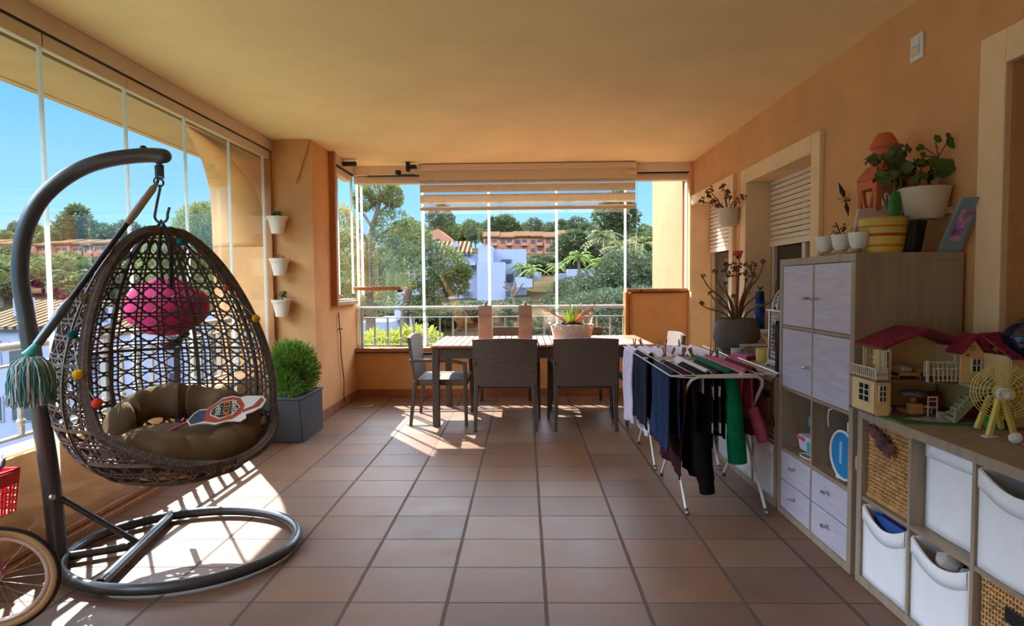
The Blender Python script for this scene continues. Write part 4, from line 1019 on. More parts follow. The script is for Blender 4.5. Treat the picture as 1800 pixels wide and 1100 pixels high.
bp_ = thing('black_pot', 'plain black plastic pot beside the striped pot', 'pot', (1.85, 2.97, CT))
obj('body', MB().lathe([(.062,0),(.085,.15),(.088,.15),(.082,.15),(.06,.13),(0,.13)], (1.842,2.965,CT), 8, 1.05), M_['black'], bp_)
vs_ = thing('glass_vase', 'clear flared glass vase holding a geranium cutting above the striped pot', 'vase', (1.86, 3.07, CT))
obj('body', MB().lathe([(.0,.0),(.05,0),(.045,.05),(.035,.15),(.038,.22),(.055,.30),(.058,.305),(.052,.298),(.034,.22),(.031,.15),(.04,.02),(0,.015)], (1.86,3.07,CT), 24, 1.15), GL, vs_)
def geranium(t_, base, tips, lr, n, mt_, rnd, stemr=.004):
    m = MB(); lv = MB()
    for tp in tips:
        b0 = V(base); e_ = V(tp); mid_ = b0.lerp(e_, .5)+V((rnd.uniform(-.03,.03), rnd.uniform(-.02,.02), .03))
        m.tube(catmull([b0, mid_, e_], 4), stemr, 5)
        for k in range(n):
            o = V((rnd.uniform(-1,1), rnd.uniform(-1,1), rnd.uniform(-.5,1))).normalized()
            lv.leafround(e_+o*rnd.uniform(.01,.045), o+V((0,-.5,.4)), lr*rnd.uniform(.7,1.15), 8, .12)
    obj('stem', m, M_['stem'], t_); obj('leaves', lv, mt_, t_)
rg = random.Random(21)
ge = thing('geranium_plant', 'bushy geranium cutting with dark green rounded leaves, in the glass vase', 'plant', (1.86, 3.07, CT+.2))
tips = [(1.85+dx, 3.03+dy, CT+.30+dz) for dx, dy, dz in ((-.12,.0,.16),(-.09,0,.07),(-.02,.0,.18),(.04,0,.13),(-.05,-.02,.1),(.08,-.02,.06),(.0,.02,.05),(.12,-.03,.0),(.10,.0,.12),(-.03,-.03,.20),(.15,-.03,.08),(.16,0,-.01))]
geranium(ge, (1.86,3.07,CT+.12), tips, .027, 10, M_['leafd'], rg)
tl = thing('terracotta_lantern', 'terracotta tower lantern with pierced sides and domed cap behind the plants', 'lantern', (1.925, 3.2, CT))
lx, ly = 1.88, 3.22
m = MB()
for sx_, sy_ in ((-1,-1),(1,-1),(1,1),(-1,1)): m.cbox((lx+sx_*.072, ly+sy_*.072, CT+.19), (.03,.03,.38))
m.box(lx-.095,lx+.095,ly-.095,ly+.095,CT,CT+.03); m.box(lx-.09,lx+.09,ly-.09,ly+.09,CT+.345,CT+.395)
for s_ in (-1,1):
    m.bar((lx+s_*.06,ly-.078,CT+.03),(lx-s_*.06,ly-.078,CT+.35), .02,.018,side=(0,1,0))
    m.bar((lx-.078,ly+s_*.06,CT+.03),(lx-.078,ly-s_*.06,CT+.35), .018,.02,side=(1,0,0))
obj('body', m, M_['terr'], tl, bevel=.004)
obj('lower_roof', MB().lathe([(.128,.395),(.132,.405),(.085,.465),(.07,.47),(0,.47)], (lx,ly,CT), 4, 1, 1, Matrix.Rotation(pi/4,3,'Z')), M_['terr'], tl, bevel=.004)
obj('chimney', MB().lathe([(.065,.46),(.058,.55),(.07,.56),(.066,.575),(.042,.62),(.03,.635),(.0,.64)], (lx,ly,CT), 16), M_['terr'], tl)
wp = thing('white_ribbed_pot', 'large cream fluted pot fixed to the wall above the blue photo frame', 'pot', (1.965, 3.0, CT+.17))
obj('body', MB().lathe([(.070,.165),(.088,.19),(.098,.25),(.108,.30),(.113,.315),(.105,.315),(.09,.26),(0,.26)], (1.945,2.985,CT), 40, 1.0, .85, rim=lambda i, a: .035*abs(sin(8*a)) if i == 4 else 0), M_['potcream'], wp)
obj('wall_bracket', MB().box(1.99,XW,2.95,3.02,CT+.19,CT+.22), M_['potcream'], wp)
obj('soil', MB().lathe([(0,.285),(.098,.285)], (1.945,2.985,CT), 20, 1, .85), M_['soil'], wp)
g2 = thing('geranium_plant', 'tall thin geranium with few leaves rising from the cream wall pot', 'plant', (1.96, 2.985, CT+.29))
m = MB().tube(catmull([(1.975,2.985,CT+.28),(1.985,2.98,CT+.38),(1.99,2.97,CT+.46),(1.975,2.97,CT+.53)],4), .004, 5)
m.tube([(1.99,2.97,CT+.46),(1.93,2.97,CT+.50),(1.90,2.97,CT+.505)], .003, 5).tube([(1.99,2.97,CT+.46),(1.92,2.96,CT+.465)], .003, 5).tube([(1.99,2.97,CT+.46),(2.02,2.96,CT+.52),(2.03,2.96,CT+.54)], .003, 5)
obj('stem', m, M_['stem'], g2)
lv = MB()
for p, r_ in (((1.965,2.96,CT+.43),.034),((2.015,2.95,CT+.41),.042),((2.005,2.95,CT+.385),.03),((2.035,2.95,CT+.52),.032),((1.90,2.96,CT+.505),.018),((1.905,2.95,CT+.465),.018),((1.97,2.95,CT+.54),.022),((2.02,2.95,CT+.555),.016),((1.885,2.96,CT+.495),.012)):
    lv.leafround(p, (rg.uniform(-.3,.3),-1,.3), r_, 10, .06)
obj('leaves', lv, M_['leaf'], g2)
y2 = MB()
for k in range(22): y2.leafround((1.925+rg.uniform(-.05,.05),2.97+rg.uniform(-.04,.04),CT+.315+rg.uniform(0,.03)), (rg.uniform(-1,1),-1,.5), .015, 6)
obj('yellow_leaves', y2, mat('yellowed leaf', (150,110,50), .7, var=.2), g2)
bf = thing('blue_photo_frame', 'grey blue photo frame with purple picture leaning at the end of the tall cabinet', 'picture frame', (1.98, 2.89, CT))
A_ = V((1.925,2.86,CT)); Bx = V((2.02,2.85,CT)); up_ = V((.02,-.12,.235))
def fp(u, v, h=0): return A_+(Bx-A_)*u+up_*v+V((.0,-1,.2)).normalized()*h
def frq(u0,u1,v0,v1,h0,h1): return MB().quadbox([fp(u0,v0,h0),fp(u1,v0,h0),fp(u1,v1,h0),fp(u0,v1,h0),fp(u0,v0,h1),fp(u1,v0,h1),fp(u1,v1,h1),fp(u0,v1,h1)])
BLU = mat('grey blue painted wood', (124,150,158), .6, var=.06)
fr_ = MB()
for q in ((0,.22,0,1),(.78,1,0,1),(.22,.78,0,.2),(.22,.78,.8,1)): fr_.add(frq(*q, -.012,.004))
obj('frame', fr_, BLU, bf, bevel=.001)
obj('picture', frq(.2,.8,.18,.82,-.004,.0), mat('purple photo print', (96,70,150), .3, rgb2=(214,170,196), scale=26), bf)
BPIN = MB().tube([(XW+.002,3.86,1.90),(XW-.04,3.86,1.90)], .004, 6)
ba = thing('butterfly_ornament', 'small metal flying insect ornament fixed to the wall left of the terracotta lantern', 'ornament', (XW-.03, 3.86, 1.9))
oy, oz = 3.86, 1.90
m = MB().leaf((XW-.03,oy,oz), (-.2,.35,1), (0,1,0), .13, .035).leaf((XW-.03,oy,oz), (-.1,-.55,-1), (0,1,0), .12, .03).leaf((XW-.03,oy,oz), (-.3,.8,.3), (0,0,1), .07, .03)
obj('wing', m, mat('dark bronze', (84,66,48), .5, .5, rgb2=(40,46,90), scale=30), ba, solid=.003); obj('pin', BPIN, M_['black'], ba); obj('body', MB().ball((XW-.035,oy+.02,oz+.01), .018, 10, 7, 1, 1.6, 1), mat('yellow enamel', (190,160,60), .4, var=.3, scale=50), ba)
# wall pot between the windows
w2 = thing('white_wall_planter', 'white pot fixed to the wall between the two windows', 'pot', (XW-.1, 5.80, 1.94))
obj('body', MB().lathe([(.06,.0),(.085,.03),(.10,.16),(.105,.165),(.095,.16),(.07,.1),(0,.1)], (XW-.115,5.78,1.925), 22), M_['potcream'], w2)
g3 = thing('red_leaf_plant', 'trailing reddish brown geranium in the white pot between the windows', 'plant', (XW-.1, 5.78, 2.05))
geranium(g3, (XW-.115,5.78,2.03), [(XW-.115+dx,5.72+dy,2.13+dz) for dx,dy,dz in ((-.24,-.05,.06),(-.2,-.1,.0),(-.1,-.1,.12),(-.28,-.0,.02),(-.05,-.1,.04),(.04,-.15,.03),(-.14,-.05,-.02),(-.06,-.05,.1),(.0,-.1,-.02),(-.2,0,.12))], .019, 6, mat('reddish leaf', (146,96,66), .7, rgb2=(110,84,50), scale=30, trans=.2), rg, .004)
# ---------------------------------------------------------------- things on the far low shelf
bd = tag(obj('wooden_board', MB().box(1.60,1.98,4.92,5.19,TZ,TZ+.03), mat('brown board', (140,100,74), .6, var=.1), loc=(1.8,5.05,TZ), bevel=.004), 'brown wooden board under the grey textured pot', 'board')
gp = thing('grey_textured_pot', 'large grey ribbed clay pot standing on the wooden board', 'pot', (1.75, 5.02, TZ+.03))
POT = mat('grey textured clay', (120,114,108), .9, var=.2, scale=60, bump=1.0, bscale=120, stretch=(1,1,2.2))
obj('body', MB().lathe([(.10,0),(.135,.02),(.168,.09),(.170,.13),(.152,.21),(.135,.255),(.128,.26),(.126,.24),(0,.24)], (1.755,5.03,TZ+.03), 36, 1.12), POT, gp)
obj('soil', MB().lathe([(0,.245),(.125,.245)], (1.755,5.03,TZ+.03), 20, 1.1), M_['soil'], gp)
eu = thing('thorny_plant', 'bare branching crown of thorns plant with one red flower in the grey pot', 'plant', (1.75, 5.03, TZ+.28))
re_ = random.Random(5); m = MB(); lv = MB(); base = V((1.755,5.03,TZ+.27))
tips = [(-.28,.0,.36),(-.31,-.05,.14),(-.18,0,.40),(-.1,0,.30),(.0,.0,.42),(.02,.0,.52),(.13,.0,.36),(.2,.02,.26),(.31,.0,.18),(.13,-.05,.45),(-.2,.05,.22),(.1,.05,.22),(-.05,-.08,.2),(.22,0,.48),(-.14,0,.16),(.05,-.06,.33)]
for (dx,dy,dz) in tips:
    e_ = base+V((dx,dy,dz)); md = base+V((dx*.35,dy*.5,dz*.45)); m.tube(catmull([base+V((dx*.1,dy*.1,-.02)), md, base+V((dx*.8,dy,dz*.75)), e_],5), [.0085]*5+[.007]*5+[.005]*6, 5)
    for k in range(7):
        q = re_.uniform(.4,1); p = base.lerp(e_, q); m.tube([p, p+V((re_.uniform(-1,1),re_.uniform(-1,1),re_.uniform(-.3,1)))*.02], .0015, 3)
    for k in range(5):
        o = V((re_.uniform(-1,1),re_.uniform(-1,1),re_.uniform(0,1))); lv.leafround(e_+o*.02, o, .014, 6)
for k in range(60):
    o = V((re_.uniform(-.12,.14),re_.uniform(-.06,.06),re_.uniform(.36,.48))); lv.leafround(base+o, (re_.uniform(-1,1),-1,.5), .014, 6)
obj('stem', m, mat('thorny stem', (128,96,70), .8, var=.25, scale=30), eu); obj('leaves', lv, mat('olive leaf', (104,98,60), .7, var=.3, scale=30, trans=.2), eu)
fl_ = MB()
for k in range(12): fl_.leafround(base+V((-.0+re_.uniform(-.03,.03),-.02,.55+re_.uniform(-.015,.015))), (re_.uniform(-.5,.5),-1,.4), .017, 6)
obj('flower', fl_, mat('coral flower', (226,90,80), .6), eu)
wp = tag(obj('dried_stalk', MB().tube([(2.02,4.93,TZ+.20),(2.03,4.93,TZ+.42),(2.04,4.94,TZ+.60)], [.003,.009,.003], 5), M_['stem'], loc=(2.02,4.93,TZ)), 'single dried seed stalk rising behind the blue spray can', 'stalk')
bw = tag(obj('white_bowl', MB().lathe([(.022,0),(.04,.02),(.046,.062),(.042,.062),(.036,.02),(0,.012)], (1.69,4.83,TZ), 22, 1.1), M_['white'], loc=(1.69,4.83,TZ)), 'small white bowl in front of the grey textured pot', 'bowl')
pb = thing('pink_book', 'flat pink boxed book lying in front of the white bowl', 'book', (1.68, 4.66, TZ))
obj('cover', MB().quadbox([(1.60,4.72,TZ),(1.66,4.54,TZ),(1.80,4.62,TZ),(1.74,4.80,TZ),(1.60,4.72,TZ+.036),(1.66,4.54,TZ+.036),(1.80,4.62,TZ+.036),(1.74,4.80,TZ+.036)]), mat('pink book cover', (214,90,160), .4, var=.1), pb, bevel=.002)
obj('pages', MB().quadbox([(1.665,4.535,TZ+.004),(1.81,4.615,TZ+.004),(1.80,4.63,TZ+.004),(1.66,4.55,TZ+.004),(1.665,4.535,TZ+.03),(1.81,4.615,TZ+.03),(1.80,4.63,TZ+.03),(1.66,4.55,TZ+.03)]), mat('dark red pages', (110,40,50), .7), pb)
obj('picture', MB().quadbox([(1.63,4.72,TZ+.036),(1.68,4.58,TZ+.036),(1.77,4.63,TZ+.036),(1.72,4.77,TZ+.036),(1.63,4.72,TZ+.038),(1.68,4.58,TZ+.038),(1.77,4.63,TZ+.038),(1.72,4.77,TZ+.038)]), mat('grey cover print', (120,140,150), .4, var=.3), pb)
pbx = thing('clear_picture_box', 'clear plastic box with pictured side behind the pink book', 'box', (1.78, 4.74, TZ))
obj('box', MB().box(1.73,1.95,4.78,4.90,TZ,TZ+.085), mat('printed box side', (190,180,176), .3, rgb2=(110,96,92), scale=40), pbx, bevel=.003)
obj('lid', MB().box(1.725,1.955,4.775,4.905,TZ+.085,TZ+.092), M_['white'], pbx)
pk = tag(obj('pink_pouch', MB().box(1.83,1.99,4.62,4.74,TZ,TZ+.075).box(1.83,1.90,4.61,4.63,TZ+.03,TZ+.07), mat('magenta foil pouch', (206,70,140), .3, var=.25, scale=20), loc=(1.9,4.68,TZ), bevel=.012), 'magenta pink pouch between the clear box and the yellow candles', 'pouch')
dm = tag(obj('white_dome', MB().lathe([(.075,0),(.078,.06),(.07,.105),(.045,.14),(.015,.152),(0,.153)], (1.90,5.0,TZ), 24, 1.1), M_['potcream'], loc=(1.9,5.0,TZ)), 'cream rounded dome pot between grey pot and spray can', 'pot')
YC = mat('yellow wax', (226,208,120), .5, var=.06, scale=14)
for i, (x_, y_, lab) in enumerate(((1.765,4.50,'thick pale yellow candle, left one of the pair on the far shelf'), (1.80,4.38,'thick pale yellow candle, right one, beside the silver lantern'))):
    cd_ = thing('pillar_candle', lab, 'candle', (x_, y_, TZ)); h_ = .098 if i == 0 else .096
    obj('body', MB().lathe([(.042,0),(.043,h_),(.038,h_+.002),(.03,h_-.006),(0,h_-.008)], (x_,y_,TZ), 24, 1.12), YC, cd_); obj('wick', MB().tube([(x_,y_,TZ+h_-.008),(x_,y_,TZ+h_+.004)], .0015, 4), M_['black'], cd_)
sc = thing('spray_can', 'tall blue insect spray can with yellow lettering on the window sill', 'spray can', (2.02, 5.05, .998))
SX, SY = 2.0, 5.18
obj('can', MB().lathe([(.036,0),(.038,.004),(.038,.23),(.033,.245),(0,.246)], (SX,SY,.998), 24, 1.15), mat('blue can', (22,60,150), .3, .1, var=.05), sc)
obj('cap', MB().lathe([(.033,.245),(.034,.25),(.031,.315),(.026,.32),(0,.32)], (SX,SY,.998), 24, 1.15), mat('blue cap', (16,44,120), .35), sc)
text_on('FOGO', .034, (SX-.004,SY-.0395,.998+.20), (1,-.0,0), (0,0,1), mat('yellow lettering', (222,206,60), .5, var=0), sc)
for k in range(4): obj('print_line', MB().box(SX-.028,SX+.022,SY-.0402,SY-.039,.998+.125-k*.022,.998+.129-k*.022), mat('pale blue print lines', (120,150,200), .5, var=0), sc)
sln = thing('silver_lantern', 'ornate silver metal lantern with domed fretwork top beside the tall cabinet', 'lantern', (1.80, 4.10, TZ))
LX, LY = 1.80, 4.13; hw = .095
m = MB().box(LX-hw-.015,LX+hw+.015,LY-hw-.015,LY+hw+.015,TZ+.02,TZ+.05).box(LX-hw-.02,LX+hw+.02,LY-hw-.02,LY+hw+.02,TZ+.385,TZ+.40)
for sx_ in (-1,1):
    for sy_ in (-1,1): m.cbox((LX+sx_*hw, LY+sy_*hw, TZ+.21), (.018,.018,.38)); m.ball((LX+sx_*(hw+.01),LY+sy_*(hw+.01),TZ+.012), .014, 8, 5)
obj('frame', m, M_['chrome'], sln, bevel=.002)
m = MB()
for k in range(4):
    a = pi/2*k; dx, dy = cos(a), sin(a); tx_, ty_ = -dy, dx
    for i in range(6):
        for j in range(12):
            c = V((LX+dx*hw+tx_*(i-2.5)*.028, LY+dy*hw+ty_*(i-2.5)*.028, TZ+.07+j*.027))
            if .12 < (c.z-TZ) < .30 and abs(i-2.5) < 2: continue
            m.tube([c+V((tx_*.013*cos(b),ty_*.013*cos(b),.013*sin(b))) for b in [2*pi*q/6 for q in range(6)]], .0028, 3, closed=True)
obj('fretwork', m, M_['chrome'], sln)
m = MB()
for k in range(8):
    a = 2*pi*k/8+pi/8; m.tube([(LX+(hw+.01)*cos(q)*cos(a), LY+(hw+.01)*cos(q)*sin(a), TZ+.40+.16*sin(q)) for q in [pi/2*i/8 for i in range(9)]], .009, 6)
for j in range(1,7):
    q = pi/2*j/8; R_ = (hw+.005)*cos(q)
    for i in range(18):
        a = 2*pi*i/18+j*.17; c = V((LX+R_*cos(a), LY+R_*sin(a), TZ+.40+.155*sin(q))); tg = V((-sin(a),cos(a),0)); up2 = V((-sin(q)*cos(a),-sin(q)*sin(a),cos(q)))
        m.tube([c+tg*.012*cos(b)+up2*.010*sin(b) for b in [2*pi*w_/6 for w_ in range(6)]], .0028, 3, closed=True)
m.ball((LX,LY,TZ+.575), .014, 10, 7); m.tube([(LX+.02*cos(2*pi*k/12),LY,TZ+.605+.02*sin(2*pi*k/12)) for k in range(12)], .004, 5, closed=True)
obj('dome', m, M_['chrome'], sln)
bb = thing('black_framed_panel', 'tall glossy black framed panel leaning against the side of the tall cabinet', 'frame', (1.62, 3.78, TZ))
obj('frame', MB().box(1.568,1.70,3.78,3.80,TZ,TZ+.345).box(1.568,1.585,3.765,3.80,TZ,TZ+.345).box(1.568,1.70,3.765,3.80,TZ,TZ+.02).box(1.568,1.70,3.765,3.80,TZ+.325,TZ+.345), M_['black'], bb, bevel=.003)
obj('face', MB().box(1.585,1.70,3.774,3.78,TZ+.02,TZ+.325), mat('dark marbled glass', (24,24,22), .08, rgb2=(84,88,78), scale=12, stretch=(6,6,1), spec=.8), bb)
cw = tag(obj('power_cord', MB().tube(catmull([(1.60,3.73,TZ+.0),(1.55,3.72,TZ+.005),(1.52,3.72,TZ-.04),(1.518,3.725,TZ-.2),(1.52,3.72,TZ-.26)],4), .004, 6).tube([(1.52,3.72,TZ-.25),(1.52,3.72,TZ-.30)], [.012,.018], 8), M_['black'], loc=(1.52,3.72,.5)), 'black cord with plug hanging over the shelf edge beside the tall cabinet', 'cord')
wcb = tag(obj('charging_cable', MB().tube(catmull([(1.99,4.60,TZ+.005),(1.97,4.60,TZ+.12),(1.98,4.58,TZ+.20),(2.0,4.55,TZ+.215),(2.03,4.55,TZ+.19)],4), .004, 5), M_['white'], loc=(1.99,4.6,TZ)), 'thin white cord looping up beside the silver lantern', 'cord')

# ---------------------------------------------------------------- clothes racks
RK = mat('white coated tube', (226,222,216), .35, var=0)
def rack(name, lab, ya, yb_, x0=.965, x1=1.44, zt=.825):
    r = thing(name, lab, 'drying rack', ((x0+x1)/2, (ya+yb_)/2, 0), 'white folding drying racks')
    c = .05
    for (yf, yt, ins, nm) in ((ya, yb_, 0, 'leg_frame'), (yb_, ya, .014, 'leg_frame')):
        def P(x, s): return (x, yf+(yt-yf)*s, zt*s+.008)
        pts = [P(x0+ins,0), P(x0+ins,.5), P(x0+ins,.93), P(x0+ins+.015,.975), P(x0+ins+c,1.0), P(x1-ins-c,1.0), P(x1-ins-.015,.975), P(x1-ins,.93), P(x1-ins,.5), P(x1-ins,0)]
        obj(nm, MB().tube(pts, .0095, 8), RK, r)
    m = MB(); a, b = ya-.04, yb_+.04
    m.tube([(x0-.11,a,zt+.02),(x0-.11,b,zt+.02)], .004, 5).tube([(x1+.07,a+.06,zt+.022),(x1+.10,b,zt+.022)], .005, 6)
    m.tube([(x0-.11,a,zt+.02),(x0-.04,a-.05,zt+.02),(x0+.03,a-.05,zt+.018)], .004, 5)
    m.tube([(x1+.07,a+.06,zt+.022),(x0-.11,a+.0,zt+.022)], .004, 5).tube([(x1+.11,b,zt+.022),(x0-.11,b,zt+.022)], .004, 5)
    obj('tray_frame', m, RK, r)
    m = MB(); n = 9
    for k in range(1, n): x = x0-.11+(x1-x0+.22)*k/n; m.tube([(x,a,zt+.02),(x,b,zt+.02)], .0026, 4)
    obj('tray_wire', m, RK, r)
    m = MB()
    for x in (x0, x1): m.ball((x, (ya+yb_)/2, zt/2+.008), .016, 8, 6)
    m.ball((x1-.16, ya-.0, zt+.02), .014, 8, 6); obj('joint', m, M_['white'], r)
    for x in (x0,x0+.014,x1,x1-.014):
        pass
    m = MB()
    for (x, y) in ((x0,ya),(x1,ya),(x0+.014,yb_),(x1-.014,yb_)): m.tube([(x,y,0),(x,y+(.02 if y == ya else -.02),.03)], .0125, 8)
    obj('foot', m, M_['metalgrey'], r)
rack('drying_rack', 'white folding drying rack nearest the camera, hung with dark and green clothes', 3.585, 4.33)
rack('drying_rack', 'white folding drying rack standing behind, hung with white clothes near the table', 4.46, 5.2)
def garment(name, lab, cat, x, y0, y1, zl, zr, mt_, zt=.853, gap=.022, amp=.012, seed=0, taper=0, hem=.02, skew=0, thick=.008, side_gap=None):
    """cloth folded over a wire that runs along Y"""
    sd_ = seed*3.7; gl_ = side_gap if side_gap is not None else gap
    Ll, Lr = zt-zl, zt-zr; tot = Ll+Lr
    def f(u, v):
        s_ = u*tot; y = y0+(y1-y0)*v
        if s_ < Ll:
            q = (Ll-s_); side = -1; L_ = Ll
        else: q = s_-Ll; side = 1; L_ = Lr
        rd = min(1, q/.03); z = zt-q+ (.006*(1-rd)); g = gl_ if side < 0 else gap
        w = amp*min(1, q/.15)*(noise.noise(V((y*9+sd_, q*2.2, side*3)))*1.6 + .5*sin(y*38+sd_+2*q))
        yy = y+taper*(q/max(.01, L_))*(.5-v)*1.0+skew*q+.01*noise.noise(V((q*6, v*3, sd_)))
        z += hem*noise.noise(V((v*4+sd_, side, 0)))*(q/L_)
        return (x+side*g*rd**.6*(1+.3*q)+w, yy, z)
    return tag(obj(name, MB().sheet(f, 56, 30), mt_, loc=(x, (y0+y1)/2, zt), solid=thick), lab, cat)
def cloth(name, rgb, **k): return mat(name, rgb, .9, bump=.4, bscale=240, spec=.08, sheen=0, **k)
DEN = cloth('blue denim', (34,48,78), var=.25, scale=30); NAV = cloth('dark navy cloth', (30,34,50), var=.2, scale=20)
BUR = cloth('dark burgundy cloth', (58,24,30), var=.25, scale=20); BLK = cloth('black cloth', (20,17,20), var=.2, scale=20)
GRN = cloth('green knit', (14,108,68), var=.15, scale=30); PNK = cloth('dusty pink cloth', (186,92,116), var=.25, scale=16)
LAV = cloth('pale lavender cloth', (206,198,216), var=.08, scale=16); WHT = cloth('white cloth', (216,212,214), var=.06, scale=16)
CHK = stripemat('black and white bands', [(0,(20,18,22)),(.5,(200,192,184)),(.78,(20,18,22))], 2, .22, .15, .9)
garment('denim_trousers', 'blue denim trouser leg hanging on the left edge of the near rack', 'trousers', .895, 3.62, 4.12, .36, .45, DEN, seed=1, gap=.03, side_gap=.03)
garment('navy_trousers', 'dark navy trouser legs between the lavender shirt and the blue denim', 'trousers', .905, 4.36, 4.86, .33, .38, NAV, seed=2)
garment('burgundy_jumper', 'dark burgundy jumper draped over the near rack behind the denim', 'jumper', .985, 3.62, 4.2, .20, .26, BUR, seed=3, amp=.02, gap=.03)
garment('black_hoodie', 'long black garment with a sleeve hanging lowest from the near rack', 'hoodie', 1.06, 3.60, 4.1, .22, .30, BLK, seed=4, amp=.02, gap=.035)
# long sleeve
m = MB().tube(catmull([(1.05,3.60,.50),(1.06,3.59,.34),(1.075,3.585,.22),(1.085,3.58,.135)],4), [.055]*5+[.052]*4+[.045]*4, 12)
tag(obj('black_leggings', m, BLK, loc=(1.06,3.6,.5)), 'black legging leg dangling below the black hoodie on the near rack', 'leggings')
garment('banded_jumper', 'black jumper with white blocks hanging between black hoodie and green sleeve', 'jumper', 1.145, 3.60, 4.1, .40, .46, CHK, seed=5, amp=.012)
garment('black_shirt', 'black shirt hung tight behind the banded jumper on the near rack', 'shirt', 1.185, 3.64, 4.2, .50, .45, BLK, seed=6)
# green jumper: body over wire plus fat sleeve
g_ = garment('green_jumper', 'bright green knitted jumper hanging over the near rack', 'jumper', 1.25, 3.66, 4.45, .58, .62, GRN, seed=7, gap=.03, thick=.014)
obj('sleeve', MB().tube(catmull([(1.235,3.66,.845),(1.25,3.63,.70),(1.262,3.62,.50),(1.275,3.615,.31)],5), [.038]*6+[.05]*5+[.056]*5, 14), GRN, g_)
pj = garment('pink_pyjama_top', 'dusty pink gathered garment with a small pocket at the right of the near rack', 'clothing', 1.36, 3.70, 4.5, .62, .55, PNK, seed=8, amp=.02, gap=.028)
obj('sleeve', MB().tube(catmull([(1.40,3.73,.62),(1.435,3.72,.52),(1.465,3.71,.41)],5), [.034]*5+[.038]*3+[.034]*3, 12), PNK, pj)
garment('burgundy_skirt', 'dark red skirt hanging behind the pink garment on the near rack', 'skirt', 1.43, 3.78, 4.3, .42, .42, cloth('dark red cloth', (112,30,48), var=.3, scale=12), seed=9, amp=.02)
garment('lavender_shirt', 'pale lavender shirt hanging lowest at the left end of the far rack', 'shirt', .90, 4.86, 5.26, .25, .33, LAV, seed=10, amp=.022, gap=.03)
garment('white_towel', 'off-white cloth hanging behind the lavender shirt, its hem lowest at floor side', 'towel', .985, 4.72, 5.2, .18, .26, WHT, seed=11)
for i, (x_, y0_, y1_, zb_, c_) in enumerate(((1.03,4.5,5.2,.55,LAV),(1.09,4.45,5.1,.60,WHT),(1.15,4.5,5.25,.58,PNK),(1.21,4.5,5.2,.6,LAV),(1.28,4.48,5.2,.62,WHT),(1.35,4.5,5.2,.6,LAV),(1.42,4.48,5.2,.6,WHT))):
    lab = ['pale lilac child top first beside the white towel on the far rack','white vest second row across the far rack','faded pink underwear draped in the middle of the far rack','lavender vest draped just right of the pink underwear','white vest beside the wooden pegs on the far rack','lavender leggings near the right side of the far rack','white pillow slip at the right side of the far rack beside the shelf'][i]
    garment('draped_cloth', lab, 'clothing', x_, y0_, y1_, zb_, zb_, c_ if c_ != PNK else cloth('faded pink cloth', (206,170,178), var=.1, scale=20), seed=20+i, amp=.006, gap=.018)
garment('white_pillow_case', 'white cloth glimpsed below the banded jumper near the floor', 'towel', 1.26, 4.35, 4.44, .30, .34, LAV, seed=31)
garment('grey_scarf', 'pale grey cloth strip over the middle of the near rack', 'clothing', 1.10, 3.62, 4.35, .72, .70, WHT, seed=12, amp=.004, gap=.03, zt=.862)
PEG = mat('wooden peg', (156,112,80), .7, var=.15)
def peg():
    p = thing('clothes_peg', 'wooden spring peg clipped along the far drying rack', 'peg', (0,0,0), 'wooden pegs on the drying racks')
    obj('jaw', MB().bar((-.004,0,-.03),(-.012,0,.04),.01,.006,side=(1,0,0)), PEG, p); obj('jaw', MB().bar((.004,0,-.03),(.012,0,.04),.01,.006,side=(1,0,0)), PEG, p)
    obj('spring', MB().tube([(-.008,-.007,.0),(.008,-.007,.0),(.008,.007,0),(-.008,.007,.0)], .002, 4, closed=True), M_['chrome'], p)
    return p
pg0 = peg(); rp = random.Random(9)
spots = [(1.04,4.5),(1.10,4.5),(1.155,4.42),(1.165,4.46),(1.18,4.5),(1.22,4.43),(1.23,4.47),(1.36,4.42),(1.405,4.43),(.95,5.24),(1.0,5.2),(1.13,5.1),(1.2,5.15),(1.3,5.1)]
for i, (x_, y_) in enumerate(spots):
    o = pg0 if i == 0 else dup(pg0); o.location = (x_, y_, .875); o.rotation_euler = (rp.uniform(-.4,.4), rp.uniform(-.5,.5), rp.uniform(0,3))

# ---------------------------------------------------------------- doll house on the near shelf
DW = mat('cream doll house wall', (226,196,138), .55, var=.04, scale=6); DR = mat('maroon doll roof', (140,40,62), .5, var=.1, scale=14, bump=.3, bscale=40)
DF = mat('brown doll floor', (108,88,70), .6, var=.1); DG = mat('sage green doll trim', (176,176,136), .5, var=.04); DC = mat('white cream doll rail', (214,206,184), .5, var=.02)
mb_ = thing('play_mat', 'printed green and white play board under the doll house', 'board', (1.75, 2.6, TZ))
obj('board', MB().prism([(1.52,2.80,TZ),(1.55,2.49,TZ),(1.90,2.42,TZ),(1.99,2.50,TZ),(2.0,2.80,TZ)], (0,0,.008)), mat('board print', (60,110,50), .4, rgb2=(66,120,52), scale=3), mb_)
obj('printed_path', MB().prism([(1.60,2.56,TZ+.008),(1.66,2.50,TZ+.008),(1.9,2.44,TZ+.008),(1.97,2.52,TZ+.008),(1.85,2.60,TZ+.008)], (0,0,.001)), mat('mixed print', (200,200,210), .4, rgb2=(90,110,140), scale=24), mb_)
D = thing('doll_house', 'cream two storey doll house with maroon tiled roofs, open front and outside stair', 'doll house', (1.75, 2.62, TZ+.008))
z0 = TZ+.009; z1 = z0+.155; z2 = z1+.135
